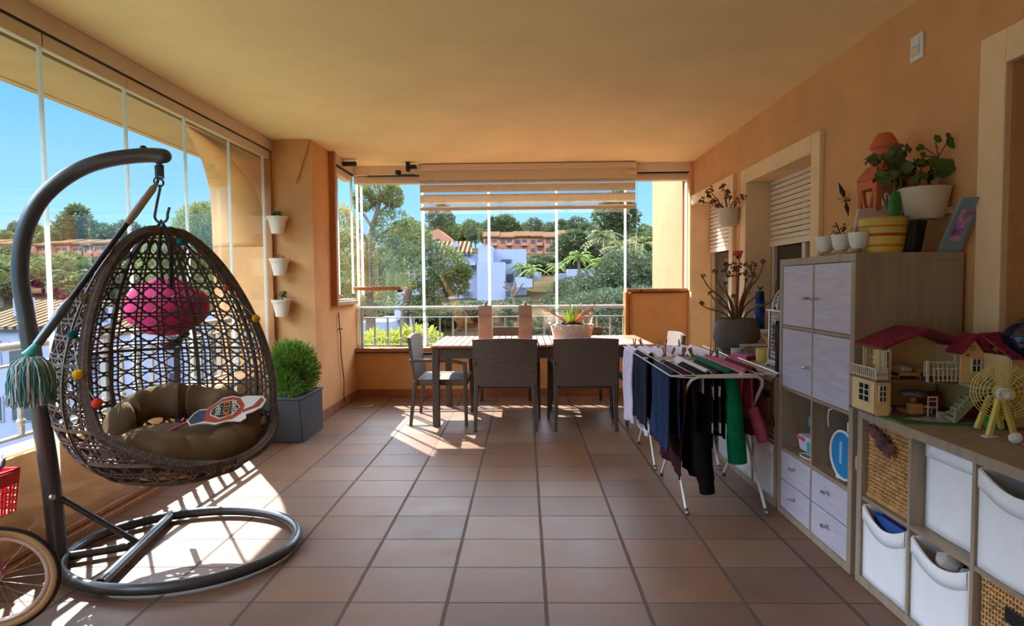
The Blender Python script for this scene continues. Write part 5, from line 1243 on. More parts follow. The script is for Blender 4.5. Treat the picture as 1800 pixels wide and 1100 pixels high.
def roof(m, x0, xr, x1, y0, y1, zl, zr, zh, th=.010):
    for (a, za), (b, zb) in (((x0,zl),(xr,zh)), ((x1,zr),(xr,zh))):
        d = V((b-a,0,zb-za)).normalized(); n = V((-d.z,0,d.x)); n = n if n.z > 0 else -n
        m.quadbox([(a,y0,za),(b,y0,zb),(b,y1,zb),(a,y1,za),(a+n.x*th,y0,za+n.z*th),(b+n.x*th*.2,y0,zb+th),(b+n.x*th*.2,y1,zb+th),(a+n.x*th,y1,za+n.z*th)])
        L_ = sqrt((b-a)**2+(zb-za)**2)
        for k in range(1, 8):
            c = V((a,0,za)).lerp(V((b,0,zb)), k/8)+n*th; m.bar((c.x,y0,c.z),(c.x,y1,c.z), .004,.004)
        for k in range(9):
            yy = y0+(y1-y0)*k/8; p0_ = V((a,yy,za))+n*th; p1_ = V((b,yy,zb))+n*th; m.bar(p0_,p1_,.005,.005)
    return m
hx0, hx1, hy0, hy1 = 1.555, 1.885, 2.60, 2.80
m = MB().box(hx0,hx1,hy1-.008,hy1,z0,z2).box(hx1-.008,hx1,hy0,hy1,z1,z2).box(hx0,hx0+.008,hy0,hy1-.08,z1,z2-.01).box(hx0,hx0+.012,hy0,hy0+.012,z0,z2)
m.prism([(hx0,hy1-.008,z2),(hx1,hy1-.008,z2),((hx0+hx1)/2+.01,hy1-.008,z2+.075)], (0,.008,0))
m.box(1.50,1.508,2.60,2.78,z0,z1).box(1.50,1.56,2.598,2.606,z0,z1).box(hx1+.03,hx1+.04,hy0,hy1,z0,z1)
obj('wall', m, DW, D, bevel=.001)
obj('roof', roof(MB(), hx0-.03, 1.715, hx1+.03, hy0-.02, hy1+.005, z2+.0, z2-.0, z2+.075), DR, D)
obj('upper_floor', MB().box(1.495,1.92,2.585,2.80,z1-.008,z1).box(1.70,1.93,2.53,2.60,z1-.008,z1), DF, D, bevel=.001)
obj('base_floor', MB().box(1.495,2.0,2.60,2.80,z0-.001,z0+.006), DF, D)
def win(x0, x1, y, za, zb, nx=2, nz=2, ax=0):
    m = MB(); t_ = .004
    def bxx(a0,a1,c0,c1):
        if ax == 0: m.box(a0,a1,y-.004,y+.003,c0,c1)
        else: m.box(y-.004,y+.003,a0,a1,c0,c1)
    for k in range(nx+1): xx = x0+(x1-x0)*k/nx; bxx(xx-t_/2,xx+t_/2,za,zb)
    for k in range(nz+1): zz_ = za+(zb-za)*k/nz; bxx(x0,x1,zz_-t_/2,zz_+t_/2)
    w_ = obj('window', m, DC, D)
    m2 = MB()
    if ax == 0: m2.box(x0,x1,y-.001,y+.001,za,zb)
    else: m2.box(y-.001,y+.001,x0,x1,za,zb)
    g = obj('pane', m2, DARKP, None); g.parent = w_; g.location = -wloc(w_); return w_
win(1.515,1.545,2.596,z0+.06,z0+.13,2,3); win(2.64,2.72,1.499,z0+.05,z0+.13,2,3,1)
win(1.62,1.68,hy1-.012,z1+.035,z1+.10,2,3)
for xx, an in ((1.545,.3),(1.575,.9)):
    pass
dl = MB(); 
def doorleaf(x0,x1,y0,y1):
    m = MB(); u = V((x1-x0,y1-y0,0)); 
    def P(a,z): return V((x0,y0,0))+u*a+V((0,0,z))
    m.bar(P(0,z1),P(0,z1+.125),.006,.006); m.bar(P(1,z1),P(1,z1+.125),.006,.006); m.bar(P(0,z1+.123),P(1,z1+.123),.006,.006); m.bar(P(0,z1+.05),P(1,z1+.05),.006,.006); m.bar(P(.5,z1+.05),P(.5,z1+.123),.003,.003)
    for q in (.075,.10): m.bar(P(0,z1+q),P(1,z1+q),.003,.003)
    m.quadbox([P(0,z1),P(1,z1),P(1,z1)+V((.002,.003,0)),P(0,z1)+V((.002,.003,0)),P(0,z1+.05),P(1,z1+.05),P(1,z1+.05)+V((.002,.003,0)),P(0,z1+.05)+V((.002,.003,0))])
    return m
obj('door', doorleaf(1.515,1.56,2.70,2.705), DG, D); obj('door', doorleaf(1.535,1.56,2.63,2.60), DG, D)
# balcony lattices
m = MB()
def rail_lat(m, p, q, h, n):
    p, q = V(p), V(q); m.bar(p+V((0,0,h)), q+V((0,0,h)), .006,.005); m.bar(p+V((0,0,.008)), q+V((0,0,.008)), .005,.004)
    for k in range(n+1): c = p.lerp(q, k/n); m.bar(c, c+V((0,0,h)), .004,.004)
    return m
r_ = rail_lat(MB(), (1.498,2.79,z1), (1.498,2.60,z1), .048, 12); r_ = rail_lat(r_, (1.498,2.595,z1), (1.545,2.59,z1), .048, 6)
for k in range(6): r_.bar((1.50+.0075*k,2.592,z1+.005),(1.508+.0075*k,2.592,z1+.045),.003,.003); r_.bar((1.508+.0075*k,2.592,z1+.005),(1.50+.0075*k,2.592,z1+.045),.003,.003)
obj('lattice_rail', r_, DC, D)
m = rail_lat(MB(), (1.68,2.56,z1+.02), (1.835,2.54,z1+.02), .062, 9); m = rail_lat(m, (1.705,2.535,z1), (1.88,2.53,z1), .058, 10)
for x_ in (1.68,1.835,1.88): m.bar((x_,2.54,z1),(x_,2.54,z1+.09),.008,.008)
obj('balcony_rail', m, DC, D)
# stair
m = MB(); sa, sb = V((1.745,2.50,z0+.0)), V((1.885,2.50,z1)); ns = 9
for k in range(ns):
    a = sa.lerp(sb, k/ns); b = sa.lerp(sb, (k+1)/ns); m.box(a.x,b.x+.004,2.47,2.54,b.z-.005,b.z); m.box(b.x-.002,b.x+.001,2.47,2.54,a.z,b.z)
m.bar(sa+V((0,-.03,-.002)), sb+V((0,-.03,-.012)), .012,.006); m.bar(sa+V((0,.04,-.002)), sb+V((0,.04,-.012)), .012,.006)
obj('stair', m, DG, D)
m = MB().bar(sa+V((0,-.035,.045)), sb+V((0,-.035,.045)), .007,.007)
for k in range(13): c = sa.lerp(sb, (k+.3)/13)+V((0,-.035,0)); m.bar(c, c+V((.006 if k%2 else -.006,0,.045)), .004,.004); m.ball(c+V((0,0,.022)), .005, 6, 4)
m.bar(sa+V((0,-.035,0)), sa+V((0,-.035,.055)), .008,.008).bar(sb+V((0,-.035,0)), sb+V((0,-.035,.07)), .008,.008)
obj('banister', m, DG, D)
# right wing
gx0, gx1, gy0, gy1 = 1.80, 2.02, 2.36, 2.56
m = MB().box(1.905,1.915,hy0,hy1,z0,z2).box(1.80,1.806,gy0+.19,gy1,z1,z2)
gy = 2.52
m.prism([(1.80,gy,z1-.0),(1.895,gy,z1),(1.895,gy,z2-.01),(1.848,gy,z2+.055),(1.80,gy,z2-.01)], (0,.006,0))
m.box(1.893,1.901,gy-.14,gy,z1-.0,z2-.01).box(1.895,2.02,gy-.006,gy,z1,z2-.02)
m.box(1.893,1.903,2.375,2.385,z0,z2-.01).box(1.903,2.02,2.378,2.384,z0,z2-.02)
obj('wing_wall', m, DW, D, bevel=.001)
win(1.845,1.88,gy-.003,z1+.045,z1+.10,2,2); win(1.955,2.0,2.374,z1+.01,z1+.075,3,2)
rf = roof(MB(), 1.785, 1.848, 1.915, gy-.03, gy+.06, z2-.015, z2-.02, z2+.062, .008)
rf.quadbox([(1.88,2.36,z2-.02),(2.03,2.36,z2-.025),(2.03,2.52,z2+.07),(1.86,2.50,z2+.062),(1.88,2.36,z2-.012),(2.03,2.36,z2-.017),(2.03,2.52,z2+.08),(1.86,2.50,z2+.072)])
rf.quadbox([(1.86,2.50,z2+.062),(2.03,2.52,z2+.07),(2.03,2.60,z2),(1.86,2.60,z2),(1.86,2.50,z2+.072),(2.03,2.52,z2+.08),(2.03,2.60,z2+.008),(1.86,2.60,z2+.008)])
for k in range(1,9):
    q = k/9; rf.bar((1.88-.02*q,2.36+.14*q,z2-.011+.083*q),(2.03,2.36+.16*q,z2-.016+.096*q),.004,.004)
for k in range(9):
    q = k/8; rf.bar((1.88+.15*q,2.36,z2-.011),(1.86+.17*q,2.50+.02*q,z2+.073+.007*q),.004,.004)
rf.quadbox([(1.945,2.345,z1+.08),(2.02,2.345,z1+.08),(2.02,2.38,z1+.10),(1.945,2.38,z1+.10),(1.945,2.345,z1+.086),(2.02,2.345,z1+.086),(2.02,2.38,z1+.106),(1.945,2.38,z1+.106)])
obj('wing_roof', rf, DR, D)
obj('wing_floor', MB().box(1.80,2.02,2.385,2.56,z1-.008,z1).box(1.88,1.935,2.40,2.55,z1-.008,z1), DG, D)
obj('wall_motif', MB().tube([(1.846+.009*cos(2*pi*k/10),gy-.003,z2+.008+.009*sin(2*pi*k/10)) for k in range(10)], .0018, 4, closed=True).ball((1.828,gy-.002,z2-.02), .007, 6, 4, 1.6, .3, .6), mat('red brown print', (150,74,56), .6, var=0), D)
# furniture in the house
MINI = mat('honey mini wood', (190,140,80), .5, var=.1)
mbd = thing('toy_bed', 'miniature bed with blue patterned cover on the doll house upper floor', 'toy furniture', (1.67,2.68,z1))
obj('frame', MB().box(1.62,1.72,2.64,2.74,z1+.01,z1+.025).box(1.62,1.626,2.64,2.74,z1,z1+.055).box(1.714,1.72,2.64,2.74,z1,z1+.04), MINI, mbd, bevel=.001)
obj('bedding', MB().ball((1.665,2.69,z1+.035), .045, 12, 8, 1.05, .9, .5, lump=.15), mat('blue print bedding', (120,140,180), .8, rgb2=(214,206,214), scale=80), mbd)
mt2 = thing('toy_table', 'miniature table with grey fringed top on the doll house ground floor', 'toy furniture', (1.70,2.66,z0))
obj('top', MB().ball((1.70,2.66,z0+.085), .055, 16, 8, 1.15, .8, .3, lump=.2, seed=3), mat('grey lace', (120,112,114), .9, var=.4, scale=120, bump=1), mt2)
obj('leg', MB().box(1.65,1.75,2.62,2.70,z0+.006,z0+.02).tube([(1.70,2.66,z0),(1.70,2.66,z0+.08)], .012, 8), MINI, mt2)
mch = thing('toy_chair', 'miniature wooden chair beside the toy table', 'toy furniture', (1.74,2.60,z0))
m = MB().box(1.715,1.755,2.585,2.62,z0+.035,z0+.04)
for x_ in (1.716,1.754): m.bar((x_,2.586,z0),(x_,2.586,z0+.085),.004,.004); m.bar((x_,2.619,z0),(x_,2.619,z0+.038),.004,.004)
m.bar((1.716,2.586,z0+.083),(1.754,2.586,z0+.083),.004,.006).bar((1.716,2.586,z0+.065),(1.754,2.586,z0+.065),.004,.005)
obj('frame', m, DC, mch)
for k, (x_, y_) in enumerate(((1.655,2.60),)):
    o = thing('toy_cupboard', 'miniature honey wood cupboard left of the toy chair', 'toy furniture', (x_,y_,z0)); obj('body', MB().box(x_-.0,x_+.05,y_,y_+.035,z0,z0+.05), MINI, o, bevel=.002); obj('drawer', MB().box(x_+.004,x_+.046,y_-.002,y_,z0+.015,z0+.035), MINI, o)
bnc = thing('toy_bench', 'tiny wooden bench on the left of the doll house ground floor', 'toy furniture', (1.58,2.66,z0)); m = MB().box(1.56,1.61,2.66,2.675,z0+.022,z0+.026)
for x_ in (1.562,1.606): m.bar((x_,2.662,z0+.006),(x_,2.662,z0+.022),.004,.004).bar((x_,2.673,z0+.006),(x_,2.673,z0+.022),.004,.004)
obj('frame', m, DC, bnc)
rd = mat('dark red toy wood', (110,34,22), .4, rgb2=(150,60,40), scale=20)
for k, (x_, y_, s_, lab) in enumerate(((1.79,2.70,.05,'dark red toy cabinet under the balcony of the doll house'), (1.90,2.56,.055,'dark red toy piano behind the doll house stair'))):
    o = thing('toy_cabinet', lab, 'toy furniture', (x_,y_,z0)); obj('body', MB().box(x_-s_,x_+s_,y_-.02,y_+.02,z0,z0+.085+.01*k), rd, o, bevel=.004); obj('panel', MB().box(x_-s_*.6,x_+s_*.6,y_-.023,y_-.02,z0+.02,z0+.065), mat('red panel %d' % k, (150,56,40), .4), o)
o = thing('toy_box', 'tiny pale printed box at the foot of the doll house stair', 'toy', (1.735,2.53,z0)); obj('box', MB().box(1.725,1.755,2.53,2.55,z0,z0+.03), mat('pale print', (200,196,190), .5, rgb2=(120,120,130), scale=60), o, bevel=.001)

# ferris wheel
fw = thing('toy_ferris_wheel', 'yellow plastic toy ferris wheel with lattice wheel standing on the near shelf', 'toy', (1.82, 2.30, TZ))
YL = mat('yellow toy plastic', (232,212,112), .4, var=.04); FX, FY, FZ = 1.805, 2.33, TZ+.155
m = MB()
for s_ in (-1,1):
    obj('leg', MB().bar((FX-.02+s_*.008,2.285,TZ+.14),(FX-.02+s_*.048,2.275,TZ+.004),.016,.015,side=(0,1,0),w1=.018,h1=.018), YL, fw, bevel=.002)
    obj('leg', MB().bar((FX+.02+s_*.008,2.38,TZ+.14),(FX+.02+s_*.048,2.39,TZ+.004),.016,.015,side=(0,1,0),w1=.018,h1=.018), YL, fw, bevel=.002)
for x_ in (FX-.09, FX+.01): obj('foot', MB().box(x_,x_+.05,2.258,2.286,TZ,TZ+.006), M_['white'], fw, bevel=.002)
m = MB(); ax_ = V((-.42,-.90,0)).normalized(); u_ = V((.90,-.42,0)); w_ = V((0,0,1)); cc_ = V((FX+.04,FY+.02,FZ))
for rr_ in (.034,.050,.063,.075,.086,.096,.105):
    m.tube([cc_+u_*rr_*cos(2*pi*k/36)+w_*rr_*(1+.03*sin(12*2*pi*k/36))*sin(2*pi*k/36) for k in range(36)], .0018, 4, closed=True)
for k in range(16): a = 2*pi*k/16; m.tube([cc_+(u_*cos(a)+w_*sin(a))*.03, cc_+(u_*cos(a+.15)+w_*sin(a+.15))*.07, cc_+(u_*cos(a)+w_*sin(a))*.108], .0019, 4)
m.tube([cc_-ax_*.004, cc_+ax_*.004], .030, 24)
obj('wheel', m, YL, fw)
obj('hub_housing', MB().tube([cc_-ax_*.02, cc_+ax_*.055], .024, 18), YL, fw)
m = MB().tube([cc_+ax_*.05-u_*.012, cc_+ax_*.060-u_*.012], .027, 20)
for k in range(12): a = 2*pi*k/12; m.ball(cc_+ax_*.061-u_*.012+(u_*cos(a)+w_*sin(a))*.017, .006, 6, 4)
obj('hub_cap', m, M_['white'], fw)
# small toys at the right edge
te = thing('toy_capsule', 'white and pink egg shaped toy lying near the ferris wheel feet', 'toy', (1.77, 2.17, TZ))
obj('white_half', MB().tube([(1.735,2.175,TZ+.02),(1.742,2.175,TZ+.02),(1.75,2.175,TZ+.02),(1.765,2.175,TZ+.02)], [.008,.016,.02,.021], 16), M_['white'], te)
obj('pink_half', MB().tube([(1.765,2.175,TZ+.02),(1.785,2.175,TZ+.02),(1.80,2.175,TZ+.02),(1.806,2.175,TZ+.02)], [.021,.02,.014,.006], 16), mat('rosy plastic', (196,90,120), .4), te)
for k, (x_, y_, c_, nm) in enumerate(((1.765,2.14,(190,90,40),'orange brown bead toy in front of the egg shaped toy'),(1.79,2.13,(210,205,205),'white bead toy in front of the egg shaped toy'),(1.815,2.12,(220,180,40),'yellow bead toy at the right edge of the near shelf'),(1.84,2.2,(150,30,40),'dark red toy block behind the egg shaped toy'),(1.86,2.40,(90,170,70),'bright green toy box behind the legs of the ferris wheel'))):
    o = thing('small_toy', nm, 'toy', (x_,y_,TZ))
    if k == 4: obj('body', MB().box(x_-.03,x_+.02,y_,y_+.03,TZ,TZ+.05), mat('toy colour %d' % k, c_, .4), o, bevel=.004)
    else: obj('body', MB().ball((x_,y_,TZ+.008), .012, 8, 6, 1.3, 1, .7, lump=.4, seed=k).ball((x_+.012,y_+.006,TZ+.006), .007, 6, 5), mat('toy colour %d' % k, c_, .4), o)
# glossy blue bag or ball beyond the doll house
nb = thing('navy_helmet', 'dark glossy navy rounded helmet behind the doll house roof at the right edge', 'helmet', (1.95, 2.28, TZ))
hx_, hy_, hz_ = 2.0, 2.28, 1.155
obj('shell', MB().ball((hx_,hy_+.12,hz_+.0), .12, 20, 12, .8, 1.0, .75), mat('glossy navy', (16,24,50), .12, var=.1, spec=.8), nb)
obj('stand', MB().tube([(hx_,hy_+.12,TZ),(hx_,hy_+.12,hz_-.02)], .02, 8), M_['black'], nb)

# ---------------------------------------------------------------- child bicycle at the left edge
bk = thing('child_bicycle', 'pink child bicycle with cream tyre, white rim and red basket at the left edge', 'bicycle', (-2.15, 2.36, 0))
cw_ = V((-2.165, 2.36, .208)); tw = V((.90,-.32,0)).normalized()*1.0   # wheel plane direction
wu = V((.93,.30,0)).normalized(); wn = V((-.30,.93,0)).normalized()
def circ(r, n=48, off=0): return [cw_+wn*off+wu*r*cos(2*pi*k/n)*1.05+V((0,0,1))*r*sin(2*pi*k/n) for k in range(n)]
obj('tyre', MB().tube(circ(.196,56), .0165, 12, closed=True), mat('cream tyre wall', (186,160,120), .7, var=.06), bk)
m = MB().tube(circ(.2075,56), .012, 8, closed=True)
obj('tread', m, M_['black'], bk)
obj('rim', MB().tube(circ(.172,56), .010, 8, closed=True), mat('pale pink rim', (214,200,198), .35, .2, var=0), bk)
m = MB()
for k in range(20):
    a = 2*pi*k/20; b = a+(.35 if k % 2 else -.35); s_ = .015 if k % 4 < 2 else -.015
    m.tube([cw_+wn*s_+wu*.014*cos(b)+V((0,0,.014*sin(b))), cw_+wu*.17*cos(a)*1.05+V((0,0,.17*sin(a)))], .0012, 4)
obj('spoke', m, M_['chrome'], bk)
obj('hub', MB().tube([cw_-wn*.035, cw_+wn*.035], .014, 12), M_['chrome'], bk)
BP = mat('rose frame paint', (196,100,96), .4, var=.05)
m = MB().bar(cw_-wn*.04, cw_-wn*.04+V((-.06,-.04,.33)), .022,.03).bar(cw_+wn*.04, cw_+wn*.04+V((-.06,-.04,.33)), .022,.03).bar(cw_-wn*.05+V((-.06,-.04,.32)), cw_+wn*.05+V((-.06,-.04,.32)), .03,.03).tube([cw_+V((-.06,-.04,.30)), cw_+V((-.10,-.06,.56))], .016, 10)
obj('fork', m, BP, bk)
hb0 = cw_+V((-.10,-.06,.56))
m = MB().tube(catmull([hb0, hb0+V((.02,.04,.01)), hb0+V((.04,.10,-.03)), (-2.13,2.36,.665)],5), .011, 8).tube(catmull([hb0, hb0+V((-.06,-.04,.01)), hb0+V((-.2,-.16,-.0))],5), .011, 8)
obj('handlebar', m, M_['chrome'], bk)
obj('grip', MB().tube([(-2.18,2.42,.67),(-2.13,2.33,.66),(-2.105,2.30,.655)], [.02,.021,.026], 14), mat('dusty pink grip', (176,110,124), .6, var=.05), bk)
obj('brake_lever', MB().tube([(-2.17,2.43,.70),(-2.11,2.36,.695),(-2.10,2.34,.68)], .008, 6).tube([(-2.19,2.36,.645),(-2.12,2.31,.635),(-2.09,2.29,.63)], .009, 6), M_['metalgrey'], bk)
m = MB(); bx0, bx1, by0_, by1_, bz0, bz1 = -2.42, -2.185, 2.36, 2.52, .44, .615
RB = mat('bright red plastic', (214,20,46), .4, var=.04)
for (p, q) in (((bx0,by0_),(bx1,by0_)),((bx1,by0_),(bx1,by1_)),((bx1,by1_),(bx0,by1_)),((bx0,by1_),(bx0,by0_))):
    p3, q3 = V((*p,0)), V((*q,0)); cen = V(((bx0+bx1)/2,(by0_+by1_)/2,0))
    def W_(a, z): 
        pt = p3.lerp(q3, a); k = .86+.14*(z-bz0)/(bz1-bz0); pt = cen+(pt-cen)*k; return V((pt.x,pt.y,z))
    for zz_ in (bz0,.475,.505,.535): m.bar(W_(0,zz_), W_(1,zz_), .007,.004)
    m.quadbox([W_(0,.56),W_(1,.56),W_(1,.56)*1.0+V((.003,.003,0)),W_(0,.56)+V((.003,.003,0)),W_(0,bz1),W_(1,bz1),W_(1,bz1)+V((.003,.003,0)),W_(0,bz1)+V((.003,.003,0))])
    for k in range(9): m.bar(W_(k/8,bz0), W_(k/8,.565), .007,.004)
m.box(bx0+.02,bx1-.02,by0_+.015,by1_-.015,bz0,bz0+.004)
obj('basket', m, RB, bk, bevel=.0)
obj('basket_rim', MB().tube([(bx0,by0_,bz1),(bx1,by0_,bz1+.01),(bx1,by1_,bz1+.005),(bx0,by1_,bz1)], .006, 6, closed=True), RB, bk)
head = cw_+V((-.09,-.06,.44)); rwc = V((-2.24, 1.50, .208)); crk = V((-2.2, 1.86, .24)); seatp = V((-2.22, 1.66, .56))
obj('frame', MB().tube([head, crk], .018, 8).tube([head+V((0,0,.06)), seatp-V((0,0,.1))], .014, 8).tube([crk, seatp], .015, 8).tube([crk, rwc], .011, 8).tube([seatp-V((0,0,.1)), rwc], .010, 8), BP, bk)
obj('saddle', MB().ball(seatp+V((0,-.02,.02)), .09, 16, 8, .6, 1.1, .35), M_['black'], bk)
def rc(r): return [rwc+V((0, r*cos(2*pi*k/48), r*sin(2*pi*k/48))) for k in range(48)]
obj('tyre', MB().tube(rc(.192), .0165, 10, closed=True), bpy.data.materials['cream tyre wall'], bk)
obj('rim', MB().tube(rc(.172), .010, 8, closed=True), bpy.data.materials['pale pink rim'], bk)
m = MB()
for k in range(16): a = 2*pi*k/16; m.tube([rwc, rwc+V((0,.17*cos(a),.17*sin(a)))], .0012, 4)
obj('spoke', m, M_['chrome'], bk)
# ---------------------------------------------------------------- outside: ground, houses, trees
def smooth(a, b, x): t = max(0, min(1, (x-a)/(b-a))); return t*t*(3-2*t)
KN = [(6,-6.5),(18,-6.0),(30,-4.0),(45,-1.2),(60,.0),(80,1.6),(110,5.2),(150,9.0),(200,13.5),(260,17),(400,18)]
def H(x, y):
    z = KN[-1][1]
    for (a, za), (b, zb) in zip(KN[:-1], KN[1:]):
        if y <= b: z = za+(zb-za)*max(0, (y-a)/(b-a)); break
    z -= 5.5*smooth(-8, -20, x)*(1-smooth(38, 62, y))
    z += 1.6*smooth(2, 10, x)*(1-smooth(30,60,y))*smooth(12,24,y)
    s = min(1, y/60); z += s*1.2*noise.noise(V((x*.03, y*.03, 3)))+.25*noise.noise(V((x*.25, y*.25, 1)))
    return z
m = MB(); cols, rows = 90, 80
ygr = [6+394*(j/rows)**1.9 for j in range(rows+1)]
for j in range(rows+1):
    y = ygr[j]; half = 30+y*1.25
    for i in range(cols+1):
        x = -half+(half*1.65)*i/cols; m.v.append(V((x, y, H(x, y))))
for j in range(rows):
    for i in range(cols):
        a = j*(cols+1)+i; m.f.append((a, a+1, a+cols+2, a+cols+1))
gm, nt, b = base_mat('hillside'); N = nt.nodes; L = nt.links
tc = N.new('ShaderNodeTexCoord'); nz = N.new('ShaderNodeTexNoise'); nz.inputs['Scale'].default_value = .16; nz.inputs['Detail'].default_value = 8; L.new(tc.outputs['Object'], nz.inputs['Vector'])
cr = N.new('ShaderNodeValToRGB'); L.new(nz.outputs[0], cr.inputs[0]); e = cr.color_ramp.elements
e[0].position = .35; e[0].color = (*lin((56,66,42)), 1); e[1].position = .68; e[1].color = (*lin((104,86,66)), 1); x = e.new(.5); x.color = (*lin((78,72,50)), 1)
nz2 = N.new('ShaderNodeTexNoise'); nz2.inputs['Scale'].default_value = 2.2; nz2.inputs['Detail'].default_value = 8; L.new(tc.outputs['Object'], nz2.inputs['Vector'])
mx = N.new('ShaderNodeMix'); mx.data_type = 'RGBA'; mx.blend_type = 'MULTIPLY'; mx.inputs[0].default_value = .8; L.new(cr.outputs[0], mx.inputs[6]); L.new(nz2.outputs[0], mx.inputs[7])
L.new(mx.outputs[2], b.inputs['Base Color']); b.inputs['Roughness'].default_value = .95
struct('ground', m, gm, ang=80)
struct('ground_terrace', MB().box(-60, 30, -12, 6.1, -7.2, -7.0), mat('garden and paving', (110,116,84), .8, var=.08))

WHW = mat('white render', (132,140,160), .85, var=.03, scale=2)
ROOFT = stripemat('ribbed clay roof', [(0,(120,102,80)),(.5,(52,42,34))], 0, .45, 0, .8)
ROOFS = mat('sunlit clay roof', (96,74,56), .8, var=.15, scale=1)
SALM = mat('salmon render', (160,112,90), .85, var=.08, scale=1)
DKW = mat('dark far window', (58,64,74), .3, var=.1)
SHD = mat('dark recess', (80,66,60), .8, var=.1)
def wn_on(par, x0, x1, z0, z1, yf, mt_=None, frame=None):
    if frame: obj('window_frame', MB().box(x0-.08,x1+.08,yf-.08,yf-.02,z0-.08,z1+.08), frame, par)
    obj('window', MB().box(x0,x1,yf-.12,yf-.0,z0,z1), mt_ or DKW, par)
# white house in the middle
wh_ = thing('white_house', 'white modern house with ribbed clay roof seen through the middle panes', 'house', (-4, 64, .5))
def bx_px(m, px0, px1, pyt, pyb, Y, dep):
    a = atd(px0, pyt, Y); b_ = atd(px1, pyb, Y); m.box(a.x, b_.x, Y, Y+dep, b_.z, a.z); return a.x, b_.x, b_.z, a.z
m = MB()
q1 = bx_px(m, 716, 842, 447, 540, 60, 8); q2 = bx_px(m, 840, 866, 432, 540, 59, 9); q3 = bx_px(m, 864, 926, 438, 540, 62, 7); q4 = bx_px(m, 838, 888, 461, 540, 57.5, 4); q5 = bx_px(m, 800, 836, 461, 466, 59, 1)
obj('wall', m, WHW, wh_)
a = atd(770, 447, 59.5); b_ = atd(831, 447, 59.5); c = atd(768, 428, 63); d = atd(826, 428, 63)
obj('roof', MB().quadbox([a,b_,d,c,a+V((0,0,.25)),b_+V((0,0,.25)),d+V((0,0,.25)),c+V((0,0,.25))]), ROOFT, wh_)
a = atd(712, 455, 60); b_ = atd(768, 424, 62); c = atd(768,447,60)
obj('gable', MB().prism([a, atd(768,424,60), c], (0,3,0)), WHW, wh_)
a = atd(799, 427, 61); obj('chimney', MB().box(a.x-.25,a.x+.3,61,61.6,a.z-1.2,a.z+.1), WHW, wh_)
for (p0,p1,t0,t1,Y_) in ((814,826,512,521,59.9),(889,898,511,522,57.4),(881,899,456,461,61.9),(888,902,482,494,61.9)):
    a = atd(p0,t0,Y_); b_ = atd(p1,t1,Y_); wn_on(wh_, a.x, b_.x, b_.z, a.z, Y_, None, WHW if t0 > 500 else None)
# terrace pavilion right of it
pv = thing('white_terrace_wall', 'low white terrace walls beside the white house, under the small palms', 'wall', (2,58,.5)); m = MB()
bx_px(m, 905, 936, 490, 505, 56, .5); bx_px(m, 926, 952, 478, 492, 62, 2); bx_px(m, 905, 925, 487, 493, 58, 1)
obj('wall', m, WHW, pv)
gw = thing('white_garden_wall', 'bright white garden wall panel below the tall palms', 'wall', (6,70,2)); m = MB(); bx_px(m, 997, 1044, 473, 492, 68, 1.5); bx_px(m, 975, 997, 480, 493, 70, .5); obj('wall', m, WHW, gw)
# salmon apartments on the hill
def flats(name, lab, px0, px1, pyt, pyb, Y, n, seed=0, roofh=6, cat='building'):
    a = atd(px0, pyt, Y); b_ = atd(px1, pyb, Y); t_ = thing(name, lab, cat, ((a.x+b_.x)/2, Y, b_.z)); r_ = random.Random(seed)
    m = MB(); rm = MB(); W = (b_.x-a.x)/n; hh = a.z-b_.z; wl = []
    for k in range(n):
        x0 = a.x+k*W; yo = Y+r_.choice((0,1.2,2.0)); zt_ = a.z+r_.uniform(-.3,.3); m.box(x0, x0+W, yo, yo+9, b_.z-4, zt_)
        rm.quadbox([(x0-.3,yo-.6,zt_-.1),(x0+W+.2,yo-.6,zt_-.1),(x0+W+.2,yo+5,zt_+roofh*.25),(x0-.3,yo+5,zt_+roofh*.25),(x0-.3,yo-.6,zt_+.2),(x0+W+.2,yo-.6,zt_+.2),(x0+W+.2,yo+5,zt_+roofh*.25+.3),(x0-.3,yo+5,zt_+roofh*.25+.3)])
        for f_ in range(2):
            zb_ = b_.z+hh*(.08+.5*f_)
            wl.append((x0+W*.12, x0+W*.42, zb_+hh*.06, zb_+hh*.27, yo)); wl.append((x0+W*.55, x0+W*.86, zb_, zb_+hh*.28, yo))
            m.box(x0+W*.5, x0+W*.92, yo-1.0, yo, zb_-.35, zb_+hh*.10)
    obj('wall', m, SALM, t_); obj('roof', rm, ROOFS, t_)
    for i, q in enumerate(wl): wn_on(t_, q[0], q[1], q[2], q[3], q[4], DKW if i % 3 else SHD)
    return t_
flats('apartment_block', 'salmon pink terraced apartment block on the hill behind the white house', 850, 1010, 417, 446, 150, 6, 1)
flats('apartment_block', 'long salmon terraced apartments on the hill left of the egg chair', 62, 215, 430, 462, 118, 6, 2, 4)
flats('apartment_block', 'salmon building end at the far left edge of the photo', -40, 22, 430, 458, 112, 2, 3, 4)
flats('apartment_block', 'far salmon apartments glimpsed through the egg chair lattice', 215, 330, 436, 466, 125, 4, 4, 4)
ph = thing('pink_house', 'small plain pink gabled house above the white house', 'house', (-16,112,8)); a = atd(745, 415, 110); b_ = atd(790, 440, 110)
m = MB().box(a.x-2,b_.x,110,120,b_.z-3,a.z-.3); m.prism([(a.x-2,110,a.z-.3),(b_.x,110,a.z-.3),(a.x+2.6,110,a.z+1.3)], (0,10,0)); obj('wall', m, SALM, ph); wn_on(ph, a.x+2.2,a.x+2.9,a.z-1.4,a.z-.5,110)
